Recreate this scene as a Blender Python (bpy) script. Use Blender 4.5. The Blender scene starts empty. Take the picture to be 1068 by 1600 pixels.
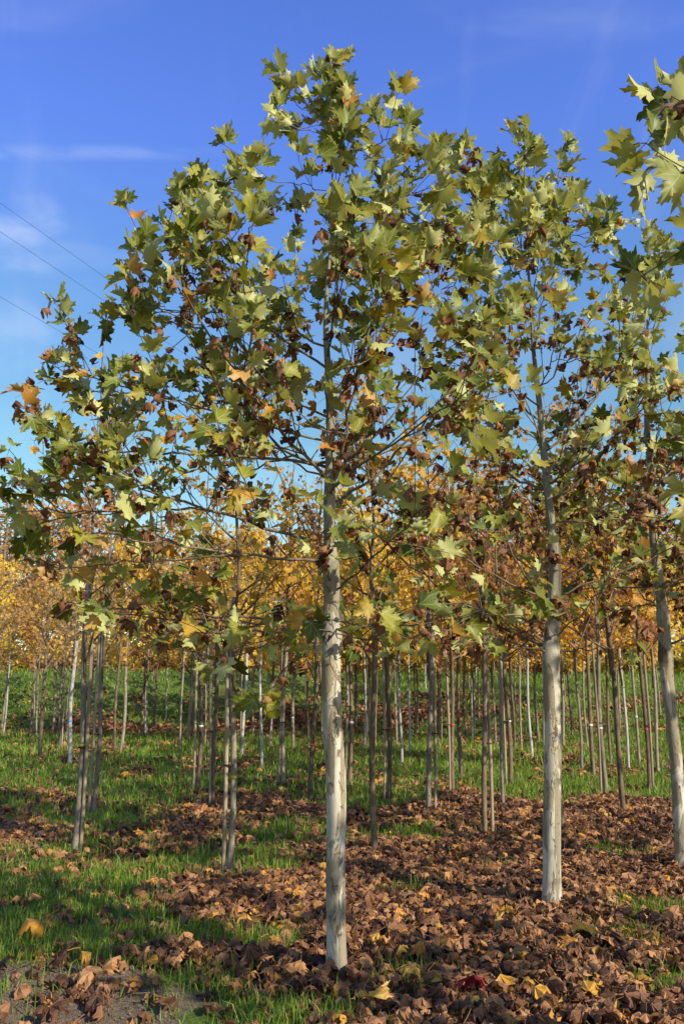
import bpy, math, random
import numpy as np
from mathutils import Vector, Matrix

random.seed(7)
rng = np.random.default_rng(11)
sc = bpy.context.scene
col = sc.collection
R = math.radians

# ------------------------------------------------------------------ camera
IMG_W, IMG_H, FPX = 1068.0, 1600.0, 1340.0
PITCH, CAM_H = R(11.4), 1.6
cd = bpy.data.cameras.new('camera')
cd.sensor_fit = 'VERTICAL'; cd.sensor_height = 36.0; cd.sensor_width = 24.03
cd.lens = 36.0 * FPX / IMG_H
cd.clip_start = 0.05; cd.clip_end = 3000
cam = bpy.data.objects.new('camera', cd); col.objects.link(cam)
cam.location = (0, 0, CAM_H); cam.rotation_euler = (math.pi/2 + PITCH, 0, 0)
sc.camera = cam

# ------------------------------------------------------------------ light and sky
SUN_ALPHA, SUN_EL = R(49), R(30)           # azimuth measured from straight behind the camera towards the right
sun_h = Vector((math.sin(SUN_ALPHA), -math.cos(SUN_ALPHA), 0))
to_sun = (sun_h * math.cos(SUN_EL) + Vector((0, 0, math.sin(SUN_EL)))).normalized()
sl = bpy.data.lights.new('sun', 'SUN'); sl.energy = 5.0; sl.angle = R(0.53); sl.color = (1.0, 0.91, 0.75)
so = bpy.data.objects.new('sun', sl); col.objects.link(so)
so.rotation_euler = to_sun.to_track_quat('Z', 'Y').to_euler()
so.location = (20, -12, 15)

world = bpy.data.worlds.new('World'); sc.world = world; world.use_nodes = True
wt = world.node_tree; wn = wt.nodes; wl = wt.links
for n in list(wn): wn.remove(n)
def wnode(t, **k):
    n = wn.new(t)
    for a, b in k.items(): setattr(n, a, b)
    return n
w_out = wnode('ShaderNodeOutputWorld'); w_bg = wnode('ShaderNodeBackground')
w_bg.inputs['Strength'].default_value = 0.145
sky = wnode('ShaderNodeTexSky', sky_type='NISHITA', sun_disc=False)
sky.sun_elevation = SUN_EL; sky.sun_rotation = math.atan2(to_sun.x, to_sun.y)
sky.altitude = 0; sky.air_density = 1.0; sky.dust_density = 0.25; sky.ozone_density = 3.0
w_hsv = wnode('ShaderNodeHueSaturation'); w_hsv.inputs['Saturation'].default_value = 1.22
w_hsv.inputs['Hue'].default_value = 0.504; w_hsv.inputs['Value'].default_value = 1.12
wl.new(sky.outputs[0], w_hsv.inputs['Color'])
w_geo = wnode('ShaderNodeTexCoord'); w_sep = wnode('ShaderNodeSeparateXYZ'); wl.new(w_geo.outputs['Generated'], w_sep.inputs[0])
w_ramp = wnode('ShaderNodeValToRGB'); wl.new(w_sep.outputs[2], w_ramp.inputs[0])
_st = [(0.0, (.46, .40, .30)), (.28, (.53, .475, .345)), (.42, (.60, .50, .455)), (.58, (.69, .50, .66)), (1.0, (.66, .47, .64))]
while len(w_ramp.color_ramp.elements) < len(_st): w_ramp.color_ramp.elements.new(.5)
for i_, (p_, c_) in enumerate(_st): w_ramp.color_ramp.elements[i_].position = p_; w_ramp.color_ramp.elements[i_].color = (*c_, 1)
w_tint = wnode('ShaderNodeMix', data_type='RGBA', blend_type='MULTIPLY'); w_tint.inputs[0].default_value = 1.0
wl.new(w_hsv.outputs[0], w_tint.inputs[6]); wl.new(w_ramp.outputs[0], w_tint.inputs[7])
w_gain = wnode('ShaderNodeMix', data_type='RGBA', blend_type='MULTIPLY'); w_gain.inputs[0].default_value = 1.0
wl.new(w_tint.outputs[2], w_gain.inputs[6]); w_gain.inputs[7].default_value = (2, 2, 2, 1)
# thin cirrus veils spread over the whole sky dome
w_tc = wnode('ShaderNodeTexCoord')
def wmap(sc3, rot=(0, 0, 0)):
    m = wnode('ShaderNodeMapping'); m.inputs['Scale'].default_value = sc3; m.inputs['Rotation'].default_value = rot
    wl.new(w_tc.outputs['Generated'], m.inputs['Vector']); return m
def wnoise(vec, scale, detail, dist=0.0):
    n = wnode('ShaderNodeTexNoise'); n.inputs['Scale'].default_value = scale
    n.inputs['Detail'].default_value = detail; n.inputs['Distortion'].default_value = dist
    wl.new(vec.outputs[0], n.inputs['Vector']); return n
def wmath(op, a, b):
    m = wnode('ShaderNodeMath', operation=op)
    for i, v in enumerate((a, b)):
        if isinstance(v, (int, float)): m.inputs[i].default_value = v
        else: wl.new(v, m.inputs[i])
    return m.outputs[0]
def wramp(v, lo, hi):
    m = wnode('ShaderNodeMapRange', interpolation_type='SMOOTHSTEP'); wl.new(v, m.inputs['Value'])
    m.inputs['From Min'].default_value = lo; m.inputs['From Max'].default_value = hi; return m.outputs[0]
c1 = wramp(wnoise(wmap((1.0, 1.0, 3.2), (0.0, 0.7, 0.35)), 2.6, 7, 0.6).outputs[0], 0.50, 0.80)
c2 = wramp(wnoise(wmap((5.0, 1.2, 1.0), (0.5, 0.15, 0.5)), 2.2, 8, 1.0).outputs[0], 0.52, 0.78)
cirrus = wmath('ADD', wmath('MULTIPLY', c1, 0.14), wmath('MULTIPLY', c2, 0.06))
# low small cumulus wisps near the horizon band
sepz = wnode('ShaderNodeSeparateXYZ'); wl.new(w_tc.outputs['Generated'], sepz.inputs[0])
def px_dir(x, y):
    u = (x - IMG_W/2)/FPX; v = (IMG_H/2 - y)/FPX
    return Vector((u, math.cos(PITCH) - v*math.sin(PITCH), math.sin(PITCH) + v*math.cos(PITCH)))
def wdot(vec):
    d = wnode('ShaderNodeVectorMath', operation='DOT_PRODUCT')
    wl.new(w_tc.outputs['Generated'], d.inputs[0]); d.inputs[1].default_value = vec; return d.outputs['Value']
puff_noise = wramp(wnoise(wmap((1, 1, 1.6)), 9.0, 6, 0.3).outputs[0], 0.42, 0.72)
for (px_, py_, rad, amt) in ((35, 372, 3.4, 0.34), (25, 520, 3.2, 0.16)):
    d = px_dir(px_, py_).normalized()
    spot = wramp(wdot(d), math.cos(R(rad)), 1.0)
    cirrus = wmath('ADD', cirrus, wmath('MULTIPLY', wmath('MULTIPLY', spot, puff_noise), amt))
# an old contrail: a narrow great-circle band, frayed by noise
a_, b_ = px_dir(0, 238).normalized(), px_dir(330, 238).normalized()
nrm = a_.cross(b_).normalized(); dist_c = wmath('ABSOLUTE', wdot(nrm), 0)
band = wmath('SUBTRACT', 1.0, wramp(dist_c, 0.0, 0.011))
along = wramp(wdot(px_dir(30, 238).normalized()), math.cos(R(14)), 1.0)
fray = wramp(wnoise(wmap((2, 2, 9)), 7.0, 5, 0.4).outputs[0], 0.25, 0.7)
cirrus = wmath('ADD', cirrus, wmath('MULTIPLY', wmath('MULTIPLY', wmath('MULTIPLY', band, along), fray), 0.13))
cirrus = wmath('MINIMUM', cirrus, 0.8)
w_mix = wnode('ShaderNodeMix', data_type='RGBA')
wl.new(cirrus, w_mix.inputs[0]); wl.new(w_gain.outputs[2], w_mix.inputs[6])
w_mix.inputs[7].default_value = (5.0, 5.3, 5.8, 1)
wl.new(w_mix.outputs[2], w_bg.inputs['Color']); wl.new(w_bg.outputs[0], w_out.inputs[0])

sc.view_settings.view_transform = 'Standard'; sc.view_settings.look = 'None'
sc.view_settings.gamma = 1.0; sc.view_settings.use_curve_mapping = False
sc.view_settings.exposure = 0.55
sc.cycles.max_bounces = 6; sc.cycles.diffuse_bounces = 3; sc.cycles.transmission_bounces = 4
sc.cycles.sample_clamp_indirect = 4.0

# ------------------------------------------------------------------ pixel helpers
def at_depth(x, y, Y):
    d = px_dir(x, y); t = Y/d.y
    return np.array([d.x*t, Y, CAM_H + d.z*t])
def project(P):
    P = np.asarray(P, float).reshape(-1, 3) - np.array([0, 0, CAM_H])
    f = np.array([0, math.cos(PITCH), math.sin(PITCH)]); u = np.array([0, -math.sin(PITCH), math.cos(PITCH)])
    z = P @ f
    zz = np.maximum(z, 1e-3)
    return np.stack([IMG_W/2 + FPX*P[:, 0]/zz, IMG_H/2 - FPX*(P @ u)/zz, z], 1)

# ------------------------------------------------------------------ noise and terrain
_perm = np.random.default_rng(5).random((256, 256))
def vnoise(x, y):
    x = np.asarray(x, float); y = np.asarray(y, float)
    xi = np.floor(x).astype(int); yi = np.floor(y).astype(int); fx = x-xi; fy = y-yi
    fx = fx*fx*(3-2*fx); fy = fy*fy*(3-2*fy)
    g = lambda a, b: _perm[a & 255, b & 255]
    return (g(xi, yi)*(1-fx)+g(xi+1, yi)*fx)*(1-fy) + (g(xi, yi+1)*(1-fx)+g(xi+1, yi+1)*fx)*fy
def fbm(x, y, o=3):
    s = 0; a = 0.5; t = 0
    for i in range(o):
        s = s + a*vnoise(x*2**i+17*i, y*2**i+31*i); t += a; a *= 0.5
    return s/t
def sstep(a, b, x):
    t = np.clip((np.asarray(x, float)-a)/(b-a), 0, 1); return t*t*(3-2*t)
def ground_h(x, y):
    x = np.asarray(x, float); y = np.asarray(y, float)
    k = sstep(-6, 8, x)                                     # steep bank on one side, a longer slope on the other
    foot = 29.0*(1-k) + 22.0*k; ln = 6.5*(1-k) + 20.0*k
    h = 2.1*sstep(0, 1, (y-foot)/ln) + 0.03*np.clip(y-45, 0, 400)**0.8
    near = 1-sstep(20, 60, y)
    h = h + near*(0.10*(fbm(x*0.35, y*0.35)-0.5) + 0.05*(fbm(x*1.7+9, y*1.7)-0.5))
    return h
_h0 = float(ground_h(0, 5.3))
def gh(x, y): return ground_h(x, y) - _h0
def ground_px(x, y):
    d = px_dir(x, y); t = 0.5; P = None
    for i in range(4000):
        t *= 1.002 if t > 3 else 1.05
        px, py, pz = d.x*t, d.y*t, CAM_H + d.z*t
        if pz <= float(gh(px, py)): return (px, py)
        if t > 200: break
    return (d.x*40, d.y*40)
_blobs = [(p, r, a) for p, r, a in [
    (ground_px(320, 1468), .24, 1), (ground_px(330, 1588), .36, 1), (ground_px(250, 1560), .22, .8), (ground_px(640, 1532), .22, .9),
    (ground_px(560, 1590), .22, .6), (ground_px(960, 1462), .26, 1), (ground_px(1050, 1540), .3, 1), (ground_px(880, 1560), .16, .5),
    (ground_px(300, 1352), .5, .8), (ground_px(90, 1450), .45, 1), (ground_px(60, 1400), .6, 1), (ground_px(140, 1475), .35, .9), (ground_px(650, 1303), .5, .9),
    (ground_px(450, 1300), .7, .8), (ground_px(830, 1232), 1.2, .7), (ground_px(960, 1240), 1.2, .6), (ground_px(970, 1340), .35, .8), (ground_px(620, 1400), .2, .7), (ground_px(450, 1480), .2, .7), (ground_px(700, 1480), .22, .8), (ground_px(1020, 1420), .3, .9), (ground_px(430, 1360), .4, .8), (ground_px(560, 1250), .7, .8), (ground_px(700, 1200), 1.2, .9), (ground_px(785, 1360), .25, .6)]]
def leaf_cover(x, y):
    """0 = open grass, 1 = ground wholly under fallen leaves"""
    x = np.asarray(x, float); y = np.asarray(y, float)
    left = 0.36 + 0.62*sstep(-1.9 - 0.12*(y-5), -0.75 - 0.12*(y-5), x)
    dpt = 1 - 0.80*sstep(8.0, 15.5, y - 0.35*x)
    c = left*dpt
    c = c + 0.55*np.exp(-((y-29.2)/1.3)**2)*(1-sstep(2, 8, x))
    c = c + 0.25*np.exp(-((y-12)/2.5)**2)*sstep(-4, 0, x)
    n = fbm(x*1.1+3, y*1.1+7, 4)
    c = c + (n-0.5)*(1.15+.5*sstep(7, 10, y))
    for (bx, by), r, a in _blobs:
        c = c - 1.5*a*np.exp(-((x-bx)**2+(y-by)**2)/(1.3*r*r))
    return np.clip(c, 0, 1)
_sx, _sy = ground_px(40, 1570)
def soil_mask(x, y):
    x = np.asarray(x, float); y = np.asarray(y, float)
    e = ((x-_sx)/0.95)**2 + ((y-_sy+0.15)/0.72)**2
    return 1 - sstep(0.65, 1.15, e + (fbm(x*4, y*4)-0.5)*0.9)

# ------------------------------------------------------------------ mesh helpers
def mesh(name, V, F, mats, attr=None, smooth=True, midx=None):
    """V (n,3); F (m,3) triangles; attr (n,3) stored as colour attribute 'lf'"""
    V = np.asarray(V, np.float32); F = np.asarray(F, np.int32)
    me = bpy.data.meshes.new(name)
    me.vertices.add(len(V)); me.vertices.foreach_set('co', V.ravel())
    me.loops.add(F.size); me.loops.foreach_set('vertex_index', F.ravel())
    me.polygons.add(len(F)); me.polygons.foreach_set('loop_start', np.arange(0, F.size, 3, dtype=np.int32))
    me.polygons.foreach_set('use_smooth', np.full(len(F), smooth))
    for m in (mats if isinstance(mats, (list, tuple)) else [mats]): me.materials.append(m)
    if midx is not None: me.polygons.foreach_set('material_index', np.asarray(midx, np.int32))
    if attr is not None:
        a = me.attributes.new('lf', 'FLOAT_COLOR', 'POINT')
        c = np.ones((len(V), 4), np.float32); c[:, :3] = attr; a.data.foreach_set('color', c.ravel())
    me.update(); me.validate(); return me
def link(name, data, parent=None, label=None, cat=None, group=None, kind=None, loc=None):
    o = bpy.data.objects.new(name, data); col.objects.link(o)
    if parent is not None: o.parent = parent
    if label: o['label'] = label
    if cat: o['category'] = cat
    if group: o['group'] = group
    if kind: o['kind'] = kind
    if loc is not None: o.location = loc
    return o
class Acc:
    def __init__(s): s.V = []; s.F = []; s.A = []; s.M = []; s.n = 0
    def add(s, V, F, A=None, m=0):
        s.V.append(V); s.F.append(np.asarray(F)+s.n); s.M.append(np.full(len(F), m))
        s.A.append(np.zeros((len(V), 3)) if A is None else A); s.n += len(V)
    def mesh(s, name, mats, smooth=True):
        return mesh(name, np.concatenate(s.V), np.concatenate(s.F), mats, np.concatenate(s.A), smooth, np.concatenate(s.M))
def tube(P, rad, sides=6, cap=True, jitter=None):
    P = np.asarray(P, float); rad = np.asarray(rad, float); n = len(P)
    T = np.gradient(P, axis=0); T /= np.linalg.norm(T, axis=1)[:, None] + 1e-9
    ref = np.array([0.0, 1.0, 0.13]) if abs(T[0][1]) < 0.8 else np.array([1.0, 0.1, 0.0])
    U = np.cross(T, ref); U /= np.linalg.norm(U, axis=1)[:, None] + 1e-9
    W = np.cross(T, U)
    a = np.linspace(0, 2*np.pi, sides, endpoint=False)
    rr = rad[:, None]*np.ones((1, sides))
    if jitter is not None: rr = rr*jitter(P, a)
    V = P[:, None, :] + rr[..., None]*(np.cos(a)[None, :, None]*U[:, None, :] + np.sin(a)[None, :, None]*W[:, None, :])
    V = V.reshape(-1, 3)
    i = np.arange(n-1)[:, None]*sides; j = np.arange(sides)[None, :]; j2 = (j+1) % sides
    a0 = (i+j).ravel(); a1 = (i+j2).ravel(); b0 = a0+sides; b1 = a1+sides
    F = np.concatenate([np.stack([a0, a1, b1], 1), np.stack([a0, b1, b0], 1)])
    if cap:
        V = np.concatenate([V, P[[-1]], P[[0]]]); k = n*sides; e = (n-1)*sides
        jj = np.arange(sides); j3 = (jj+1) % sides
        F = np.concatenate([F, np.stack([e+jj, e+j3, np.full(sides, k)], 1), np.stack([j3, jj, np.full(sides, k+1)], 1)])
    return V, F
def norm(v): v = np.asarray(v, float); return v/(np.linalg.norm(v)+1e-9)
def bez(p0, p1, p2, p3, n):
    t = np.linspace(0, 1, n)[:, None]
    return (1-t)**3*p0 + 3*(1-t)**2*t*p1 + 3*(1-t)*t*t*p2 + t**3*p3

# ------------------------------------------------------------------ materials
def new_mat(name):
    m = bpy.data.materials.new(name); m.use_nodes = True
    nt = m.node_tree
    for n in list(nt.nodes): nt.nodes.remove(n)
    return m, nt
class NB:
    def __init__(s, nt): s.nt = nt
    def n(s, t, inp=None, **k):
        n = s.nt.nodes.new(t)
        for a, b in k.items(): setattr(n, a, b)
        for a, b in (inp or {}).items(): s.set(n.inputs[a], b)
        return n
    def set(s, sock, v):
        if hasattr(v, 'is_output'): s.nt.links.new(v, sock)
        else: sock.default_value = v
    def math(s, op, a, b=0.0, clamp=False):
        n = s.nt.nodes.new('ShaderNodeMath'); n.operation = op; n.use_clamp = clamp
        s.set(n.inputs[0], a); s.set(n.inputs[1], b); return n.outputs[0]
    def mr(s, v, a, b, c=0.0, d=1.0):
        n = s.n('ShaderNodeMapRange', {'Value': v, 'From Min': a, 'From Max': b, 'To Min': c, 'To Max': d}, interpolation_type='SMOOTHSTEP')
        return n.outputs[0]
    def mix(s, f, a, b, blend='MIX'):
        n = s.nt.nodes.new('ShaderNodeMix'); n.data_type = 'RGBA'; n.blend_type = blend
        s.set(n.inputs[0], f); s.set(n.inputs[6], a if hasattr(a, 'is_output') else (*a, 1)); s.set(n.inputs[7], b if hasattr(b, 'is_output') else (*b, 1))
        return n.outputs[2]
    def ramp(s, f, stops, interp='LINEAR'):
        n = s.nt.nodes.new('ShaderNodeValToRGB'); n.color_ramp.interpolation = interp
        e = n.color_ramp.elements
        while len(e) < len(stops): e.new(0.5)
        for i, (p, c) in enumerate(stops): e[i].position = p; e[i].color = (*c, 1)
        s.set(n.inputs[0], f); return n.outputs[0]
    def noise(s, vec, scale, detail=3, rough=0.55, dist=0.0):
        n = s.n('ShaderNodeTexNoise', {'Scale': scale, 'Detail': detail, 'Roughness': rough, 'Distortion': dist})
        if vec is not None: s.nt.links.new(vec, n.inputs['Vector'])
        return n.outputs[0]
    def mapping(s, vec, scale):
        n = s.n('ShaderNodeMapping', {'Scale': scale}); s.nt.links.new(vec, n.inputs['Vector']); return n.outputs[0]

def leaf_material(name, stops, under=None, under_amt=0.0, vein=(0.5, 0.5, 0.25), vein_amt=0.0, edge=None, edge_amt=0.0,
                  trans=0.3, rough=0.5, spec=0.3, mottle=0.25, bump=0.0, trans_gain=1.5):
    m, nt = new_mat(name); b = NB(nt)
    at = b.n('ShaderNodeAttribute', attribute_name='lf'); sep = b.n('ShaderNodeSeparateColor', {'Color': at.outputs['Color']})
    oi = b.n('ShaderNodeObjectInfo'); geo = b.n('ShaderNodeNewGeometry')
    rnd = b.math('FRACT', b.math('ADD', sep.outputs[0], oi.outputs['Random']))
    rnd2 = b.math('FRACT', b.math('MULTIPLY', rnd, 7.31))
    c = b.ramp(rnd, stops)
    pos = geo.outputs['Position']
    nz = b.noise(pos, 28.0, 3)
    c = b.mix(b.mr(nz, 0.35, 0.75, 0.0, mottle), c, b.mix(1.0, c, (0.45, 0.40, 0.35), 'MULTIPLY'))
    if edge is not None:
        nz2 = b.noise(pos, 11.0, 2)
        f = b.math('MULTIPLY', b.mr(b.math('ADD', sep.outputs[1], b.math('MULTIPLY', b.math('SUBTRACT', nz2, 0.5), 1.6)), 0.75, 1.15), b.mr(rnd2, 0.35, 0.95, 0.0, edge_amt))
        c = b.mix(f, c, edge)
    if vein_amt > 0:
        c = b.mix(b.mr(sep.outputs[1], 0.0, 0.13, vein_amt, 0.0), c, vein)
    if under is not None:
        c = b.mix(b.math('MULTIPLY', geo.outputs['Backfacing'], under_amt), c, under)
    pr = b.n('ShaderNodeBsdfPrincipled', {'Base Color': c, 'Roughness': rough, 'Specular IOR Level': spec})
    if bump > 0:
        bp = b.n('ShaderNodeBump', {'Strength': bump, 'Distance': 0.01, 'Height': b.noise(pos, 55.0, 3)})
        nt.links.new(bp.outputs[0], pr.inputs['Normal'])
    tr = b.n('ShaderNodeBsdfTranslucent', {'Color': b.mix(1.0, c, (trans_gain, trans_gain*0.93, trans_gain*0.45), 'MULTIPLY')})
    mx = b.n('ShaderNodeMixShader', {0: trans}); nt.links.new(pr.outputs[0], mx.inputs[1]); nt.links.new(tr.outputs[0], mx.inputs[2])
    o = b.n('ShaderNodeOutputMaterial'); nt.links.new(mx.outputs[0], o.inputs[0])
    return m
M = {}
M['green'] = leaf_material('plane_leaf_green', [(0, (.068, .100, .012)), (.3, (.120, .152, .016)), (.6, (.185, .202, .022)), (.88, (.26, .245, .028)), (1, (.32, .22, .024))],
                           under=(.43, .44, .165), under_amt=.85, vein=(.46, .46, .20), vein_amt=.55, edge=(.20, .10, .03), edge_amt=.8, trans=.22, rough=.5, spec=.32, trans_gain=1.45)
M['yellow'] = leaf_material('plane_leaf_yellowing', [(0, (.42, .27, .035)), (.5, (.50, .25, .035)), (1, (.36, .15, .03))],
                            under=(.50, .34, .13), under_amt=.5, vein=(.36, .30, .08), vein_amt=.4, edge=(.16, .07, .03), edge_amt=1.0, trans=.3, rough=.5)
M['brown'] = leaf_material('plane_leaf_withered', [(0, (.07, .028, .015)), (.35, (.13, .052, .024)), (.7, (.21, .09, .038)), (1, (.29, .145, .055))],
                           under=(.25, .13, .075), under_amt=.5, vein=(.22, .12, .06), vein_amt=.3, trans=.14, rough=.65, spec=.2, bump=.5)
M['litter'] = leaf_material('fallen_leaf_brown', [(0, (.045, .019, .009)), (.25, (.110, .047, .020)), (.55, (.215, .096, .038)), (.84, (.39, .20, .085)), (.95, (.42, .20, .055)), (.985, (.50, .24, .035)), (1, (.55, .31, .04))],
                            under=(.30, .17, .10), under_amt=.45, vein=(.33, .19, .10), vein_amt=.4, trans=.12, rough=.6, spec=.25, bump=.6)
M['litter_yellow'] = leaf_material('fallen_leaf_yellow', [(0, (.52, .31, .04)), (.5, (.48, .24, .03)), (1, (.44, .33, .07))], vein=(.45, .3, .05), vein_amt=.4,
                                   under=(.6, .42, .14), under_amt=.5, edge=(.3, .12, .03), edge_amt=.7, trans=.2, rough=.5)
M['litter_red'] = leaf_material('fallen_leaf_red', [(0, (.30, .02, .025)), (1, (.22, .03, .03))], vein=(.3, .1, .06), vein_amt=.4, trans=.2, rough=.45)
M['litter_green'] = leaf_material('fallen_leaf_green', [(0, (.20, .22, .05)), (1, (.30, .27, .07))], vein=(.4, .38, .15), vein_amt=.5, edge=(.25, .12, .04), edge_amt=.8, trans=.2, rough=.5)
def small_leaf(name, stops, **k): return leaf_material(name, stops, trans=.46, rough=.55, mottle=.12, **k)
M['c_yellow'] = small_leaf('autumn_leaf_yellow', [(0, (.62, .40, .05)), (.4, (.74, .50, .05)), (.75, (.78, .58, .09)), (1, (.54, .31, .05))])
M['c_gold'] = small_leaf('autumn_leaf_gold', [(0, (.50, .27, .05)), (.4, (.66, .39, .06)), (.7, (.72, .48, .07)), (.9, (.44, .22, .06)), (1, (.34, .34, .06))])
M['c_bronze'] = small_leaf('autumn_leaf_bronze', [(0, (.17, .08, .035)), (.4, (.29, .14, .045)), (.7, (.42, .22, .05)), (1, (.52, .31, .06))])
M['c_rust'] = small_leaf('autumn_leaf_rust', [(0, (.34, .17, .08)), (.4, (.50, .26, .10)), (.8, (.60, .35, .13)), (1, (.44, .16, .08))])
M['c_pink'] = small_leaf('autumn_leaf_pinkish', [(0, (.32, .20, .12)), (.4, (.44, .28, .15)), (.8, (.54, .34, .14)), (1, (.66, .46, .12))])
M['c_olive'] = small_leaf('autumn_leaf_olive', [(0, (.16, .17, .03)), (.5, (.30, .28, .045)), (1, (.50, .38, .06))])
M['c_red'] = small_leaf('autumn_leaf_red', [(0, (.32, .05, .03)), (.6, (.42, .10, .04)), (1, (.45, .18, .05))])

def bark(name, cols, scale, patch=None, fleck=None, rough=.85, bump=.5, stretch=.3, young=None, scar=None):
    m, nt = new_mat(name); b = NB(nt)
    tc = b.n('ShaderNodeTexCoord'); oi = b.n('ShaderNodeObjectInfo')
    vec = b.n('ShaderNodeVectorMath', operation='ADD'); nt.links.new(tc.outputs['Object'], vec.inputs[0])
    cx = b.n('ShaderNodeCombineXYZ', {'Z': b.math('MULTIPLY', oi.outputs['Random'], 40.0)}); nt.links.new(cx.outputs[0], vec.inputs[1])
    v = b.mapping(vec.outputs[0], (1, 1, stretch))
    n1 = b.noise(v, scale, 5, .6, .3)
    c = b.ramp(n1, [(.3, cols[0]), (.5, cols[1]), (.72, cols[2])])
    h = n1
    if patch is not None:
        n2 = b.noise(v, scale*.42, 3, .5, 1.2)
        f = b.mr(n2, .505, .535); c = b.mix(b.math('MULTIPLY', f, .95), c, patch[0])
        n3 = b.noise(v, scale*.8, 4, .6, 1.0)
        f3 = b.mr(n3, .60, .625); c = b.mix(b.math('MULTIPLY', f3, .9), c, patch[1])
        h = b.math('ADD', b.math('MULTIPLY', f, -.5), b.math('MULTIPLY', f3, .9))
    if young is not None:
        sz = b.n('ShaderNodeSeparateXYZ', {'Vector': tc.outputs['Object']})
        c = b.mix(b.mr(b.math('ADD', sz.outputs[2], b.math('MULTIPLY', n1, 1.2)), 2.0, 3.5, 0, .9), c, young)
    if fleck is not None:
        v2 = b.mapping(vec.outputs[0], (1, 1, .55))
        n4 = b.noise(v2, scale*1.9, 4, .65, .8); f4 = b.mr(n4, .605, .64)
        c = b.mix(b.math('MULTIPLY', f4, .85), c, fleck); h = b.math('ADD', h, b.math('MULTIPLY', f4, -1.0))
    if scar is not None:
        at = b.n('ShaderNodeAttribute', attribute_name='lf'); sp = b.n('ShaderNodeSeparateColor', {'Color': at.outputs['Color']})
        c = b.mix(b.mr(b.math('ADD', sp.outputs[0], b.math('MULTIPLY', b.math('SUBTRACT', n1, .5), 1.4)), .35, .75, 0, .9), c, scar)
    fine = b.noise(v, scale*9, 4, .7); h = b.math('ADD', h, b.math('MULTIPLY', fine, .5))
    c = b.mix(b.mr(fine, .3, .8, 0, .35), c, b.mix(1.0, c, (.55, .52, .48), 'MULTIPLY'))
    vo = b.mr(oi.outputs['Random'], 0, 1, .78, 1.12)
    c = b.mix(1.0, c, b.n('ShaderNodeCombineColor', {0: vo, 1: vo, 2: vo}).outputs[0], 'MULTIPLY') if patch is None else c
    bp = b.n('ShaderNodeBump', {'Strength': bump, 'Distance': .006, 'Height': h})
    pr = b.n('ShaderNodeBsdfPrincipled', {'Base Color': c, 'Roughness': rough, 'Specular IOR Level': .2, 'Normal': bp.outputs[0]})
    o = b.n('ShaderNodeOutputMaterial'); nt.links.new(pr.outputs[0], o.inputs[0]); return m
M['plane_bark'] = bark('plane_bark', ((.29, .26, .19), (.46, .42, .325), (.60, .555, .445)), 13, patch=((.25, .215, .14), (.38, .33, .215)), fleck=(.14, .10, .065), bump=1.0, young=(.215, .20, .13), scar=(.085, .065, .042))
M['limb_bark'] = bark('plane_limb_bark', ((.085, .072, .045), (.145, .125, .08), (.21, .19, .125)), 30, bump=.4)
M['twig'] = bark('twig_bark', ((.10, .075, .05), (.17, .13, .085), (.24, .19, .12)), 40, bump=.2)
M['stem_grey'] = bark('stem_grey_bark', ((.14, .115, .085), (.23, .195, .145), (.32, .28, .21)), 26, fleck=(.09, .07, .05), bump=.5)
M['stem_brown'] = bark('stem_brown_bark', ((.085, .060, .038), (.16, .118, .074), (.235, .185, .125)), 26, fleck=(.06, .045, .035), bump=.5)
M['stem_pale'] = bark('stem_pale_bark', ((.25, .235, .20), (.37, .355, .31), (.49, .47, .42)), 22, fleck=(.16, .13, .10), bump=.5)
M['stake'] = bark('stake_wood', ((.20, .155, .10), (.30, .24, .155), (.38, .31, .21)), 34, bump=.4, stretch=.08)
def plain(name, c, rough=.6, spec=.3, var=.25):
    m, nt = new_mat(name); b = NB(nt); tc = b.n('ShaderNodeTexCoord')
    n1 = b.noise(tc.outputs['Object'], 30, 3)
    cc = b.mix(b.mr(n1, .3, .7, 0, var), c, tuple(x*.5 for x in c))
    pr = b.n('ShaderNodeBsdfPrincipled', {'Base Color': cc, 'Roughness': rough, 'Specular IOR Level': spec})
    o = b.n('ShaderNodeOutputMaterial'); nt.links.new(pr.outputs[0], o.inputs[0]); return m
M['rubber'] = plain('black_rubber_tie', (.02, .02, .02))
M['band_yellow'] = plain('yellow_tape', (.50, .37, .04), .5)
M['band_white'] = plain('white_tape', (.55, .55, .53), .5)
M['band_red'] = plain('red_tape', (.50, .05, .035), .4)
M['band_blue'] = plain('blue_tape', (.10, .28, .55), .4)
M['cable'] = plain('cable_black', (.04, .04, .045), .5)

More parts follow.
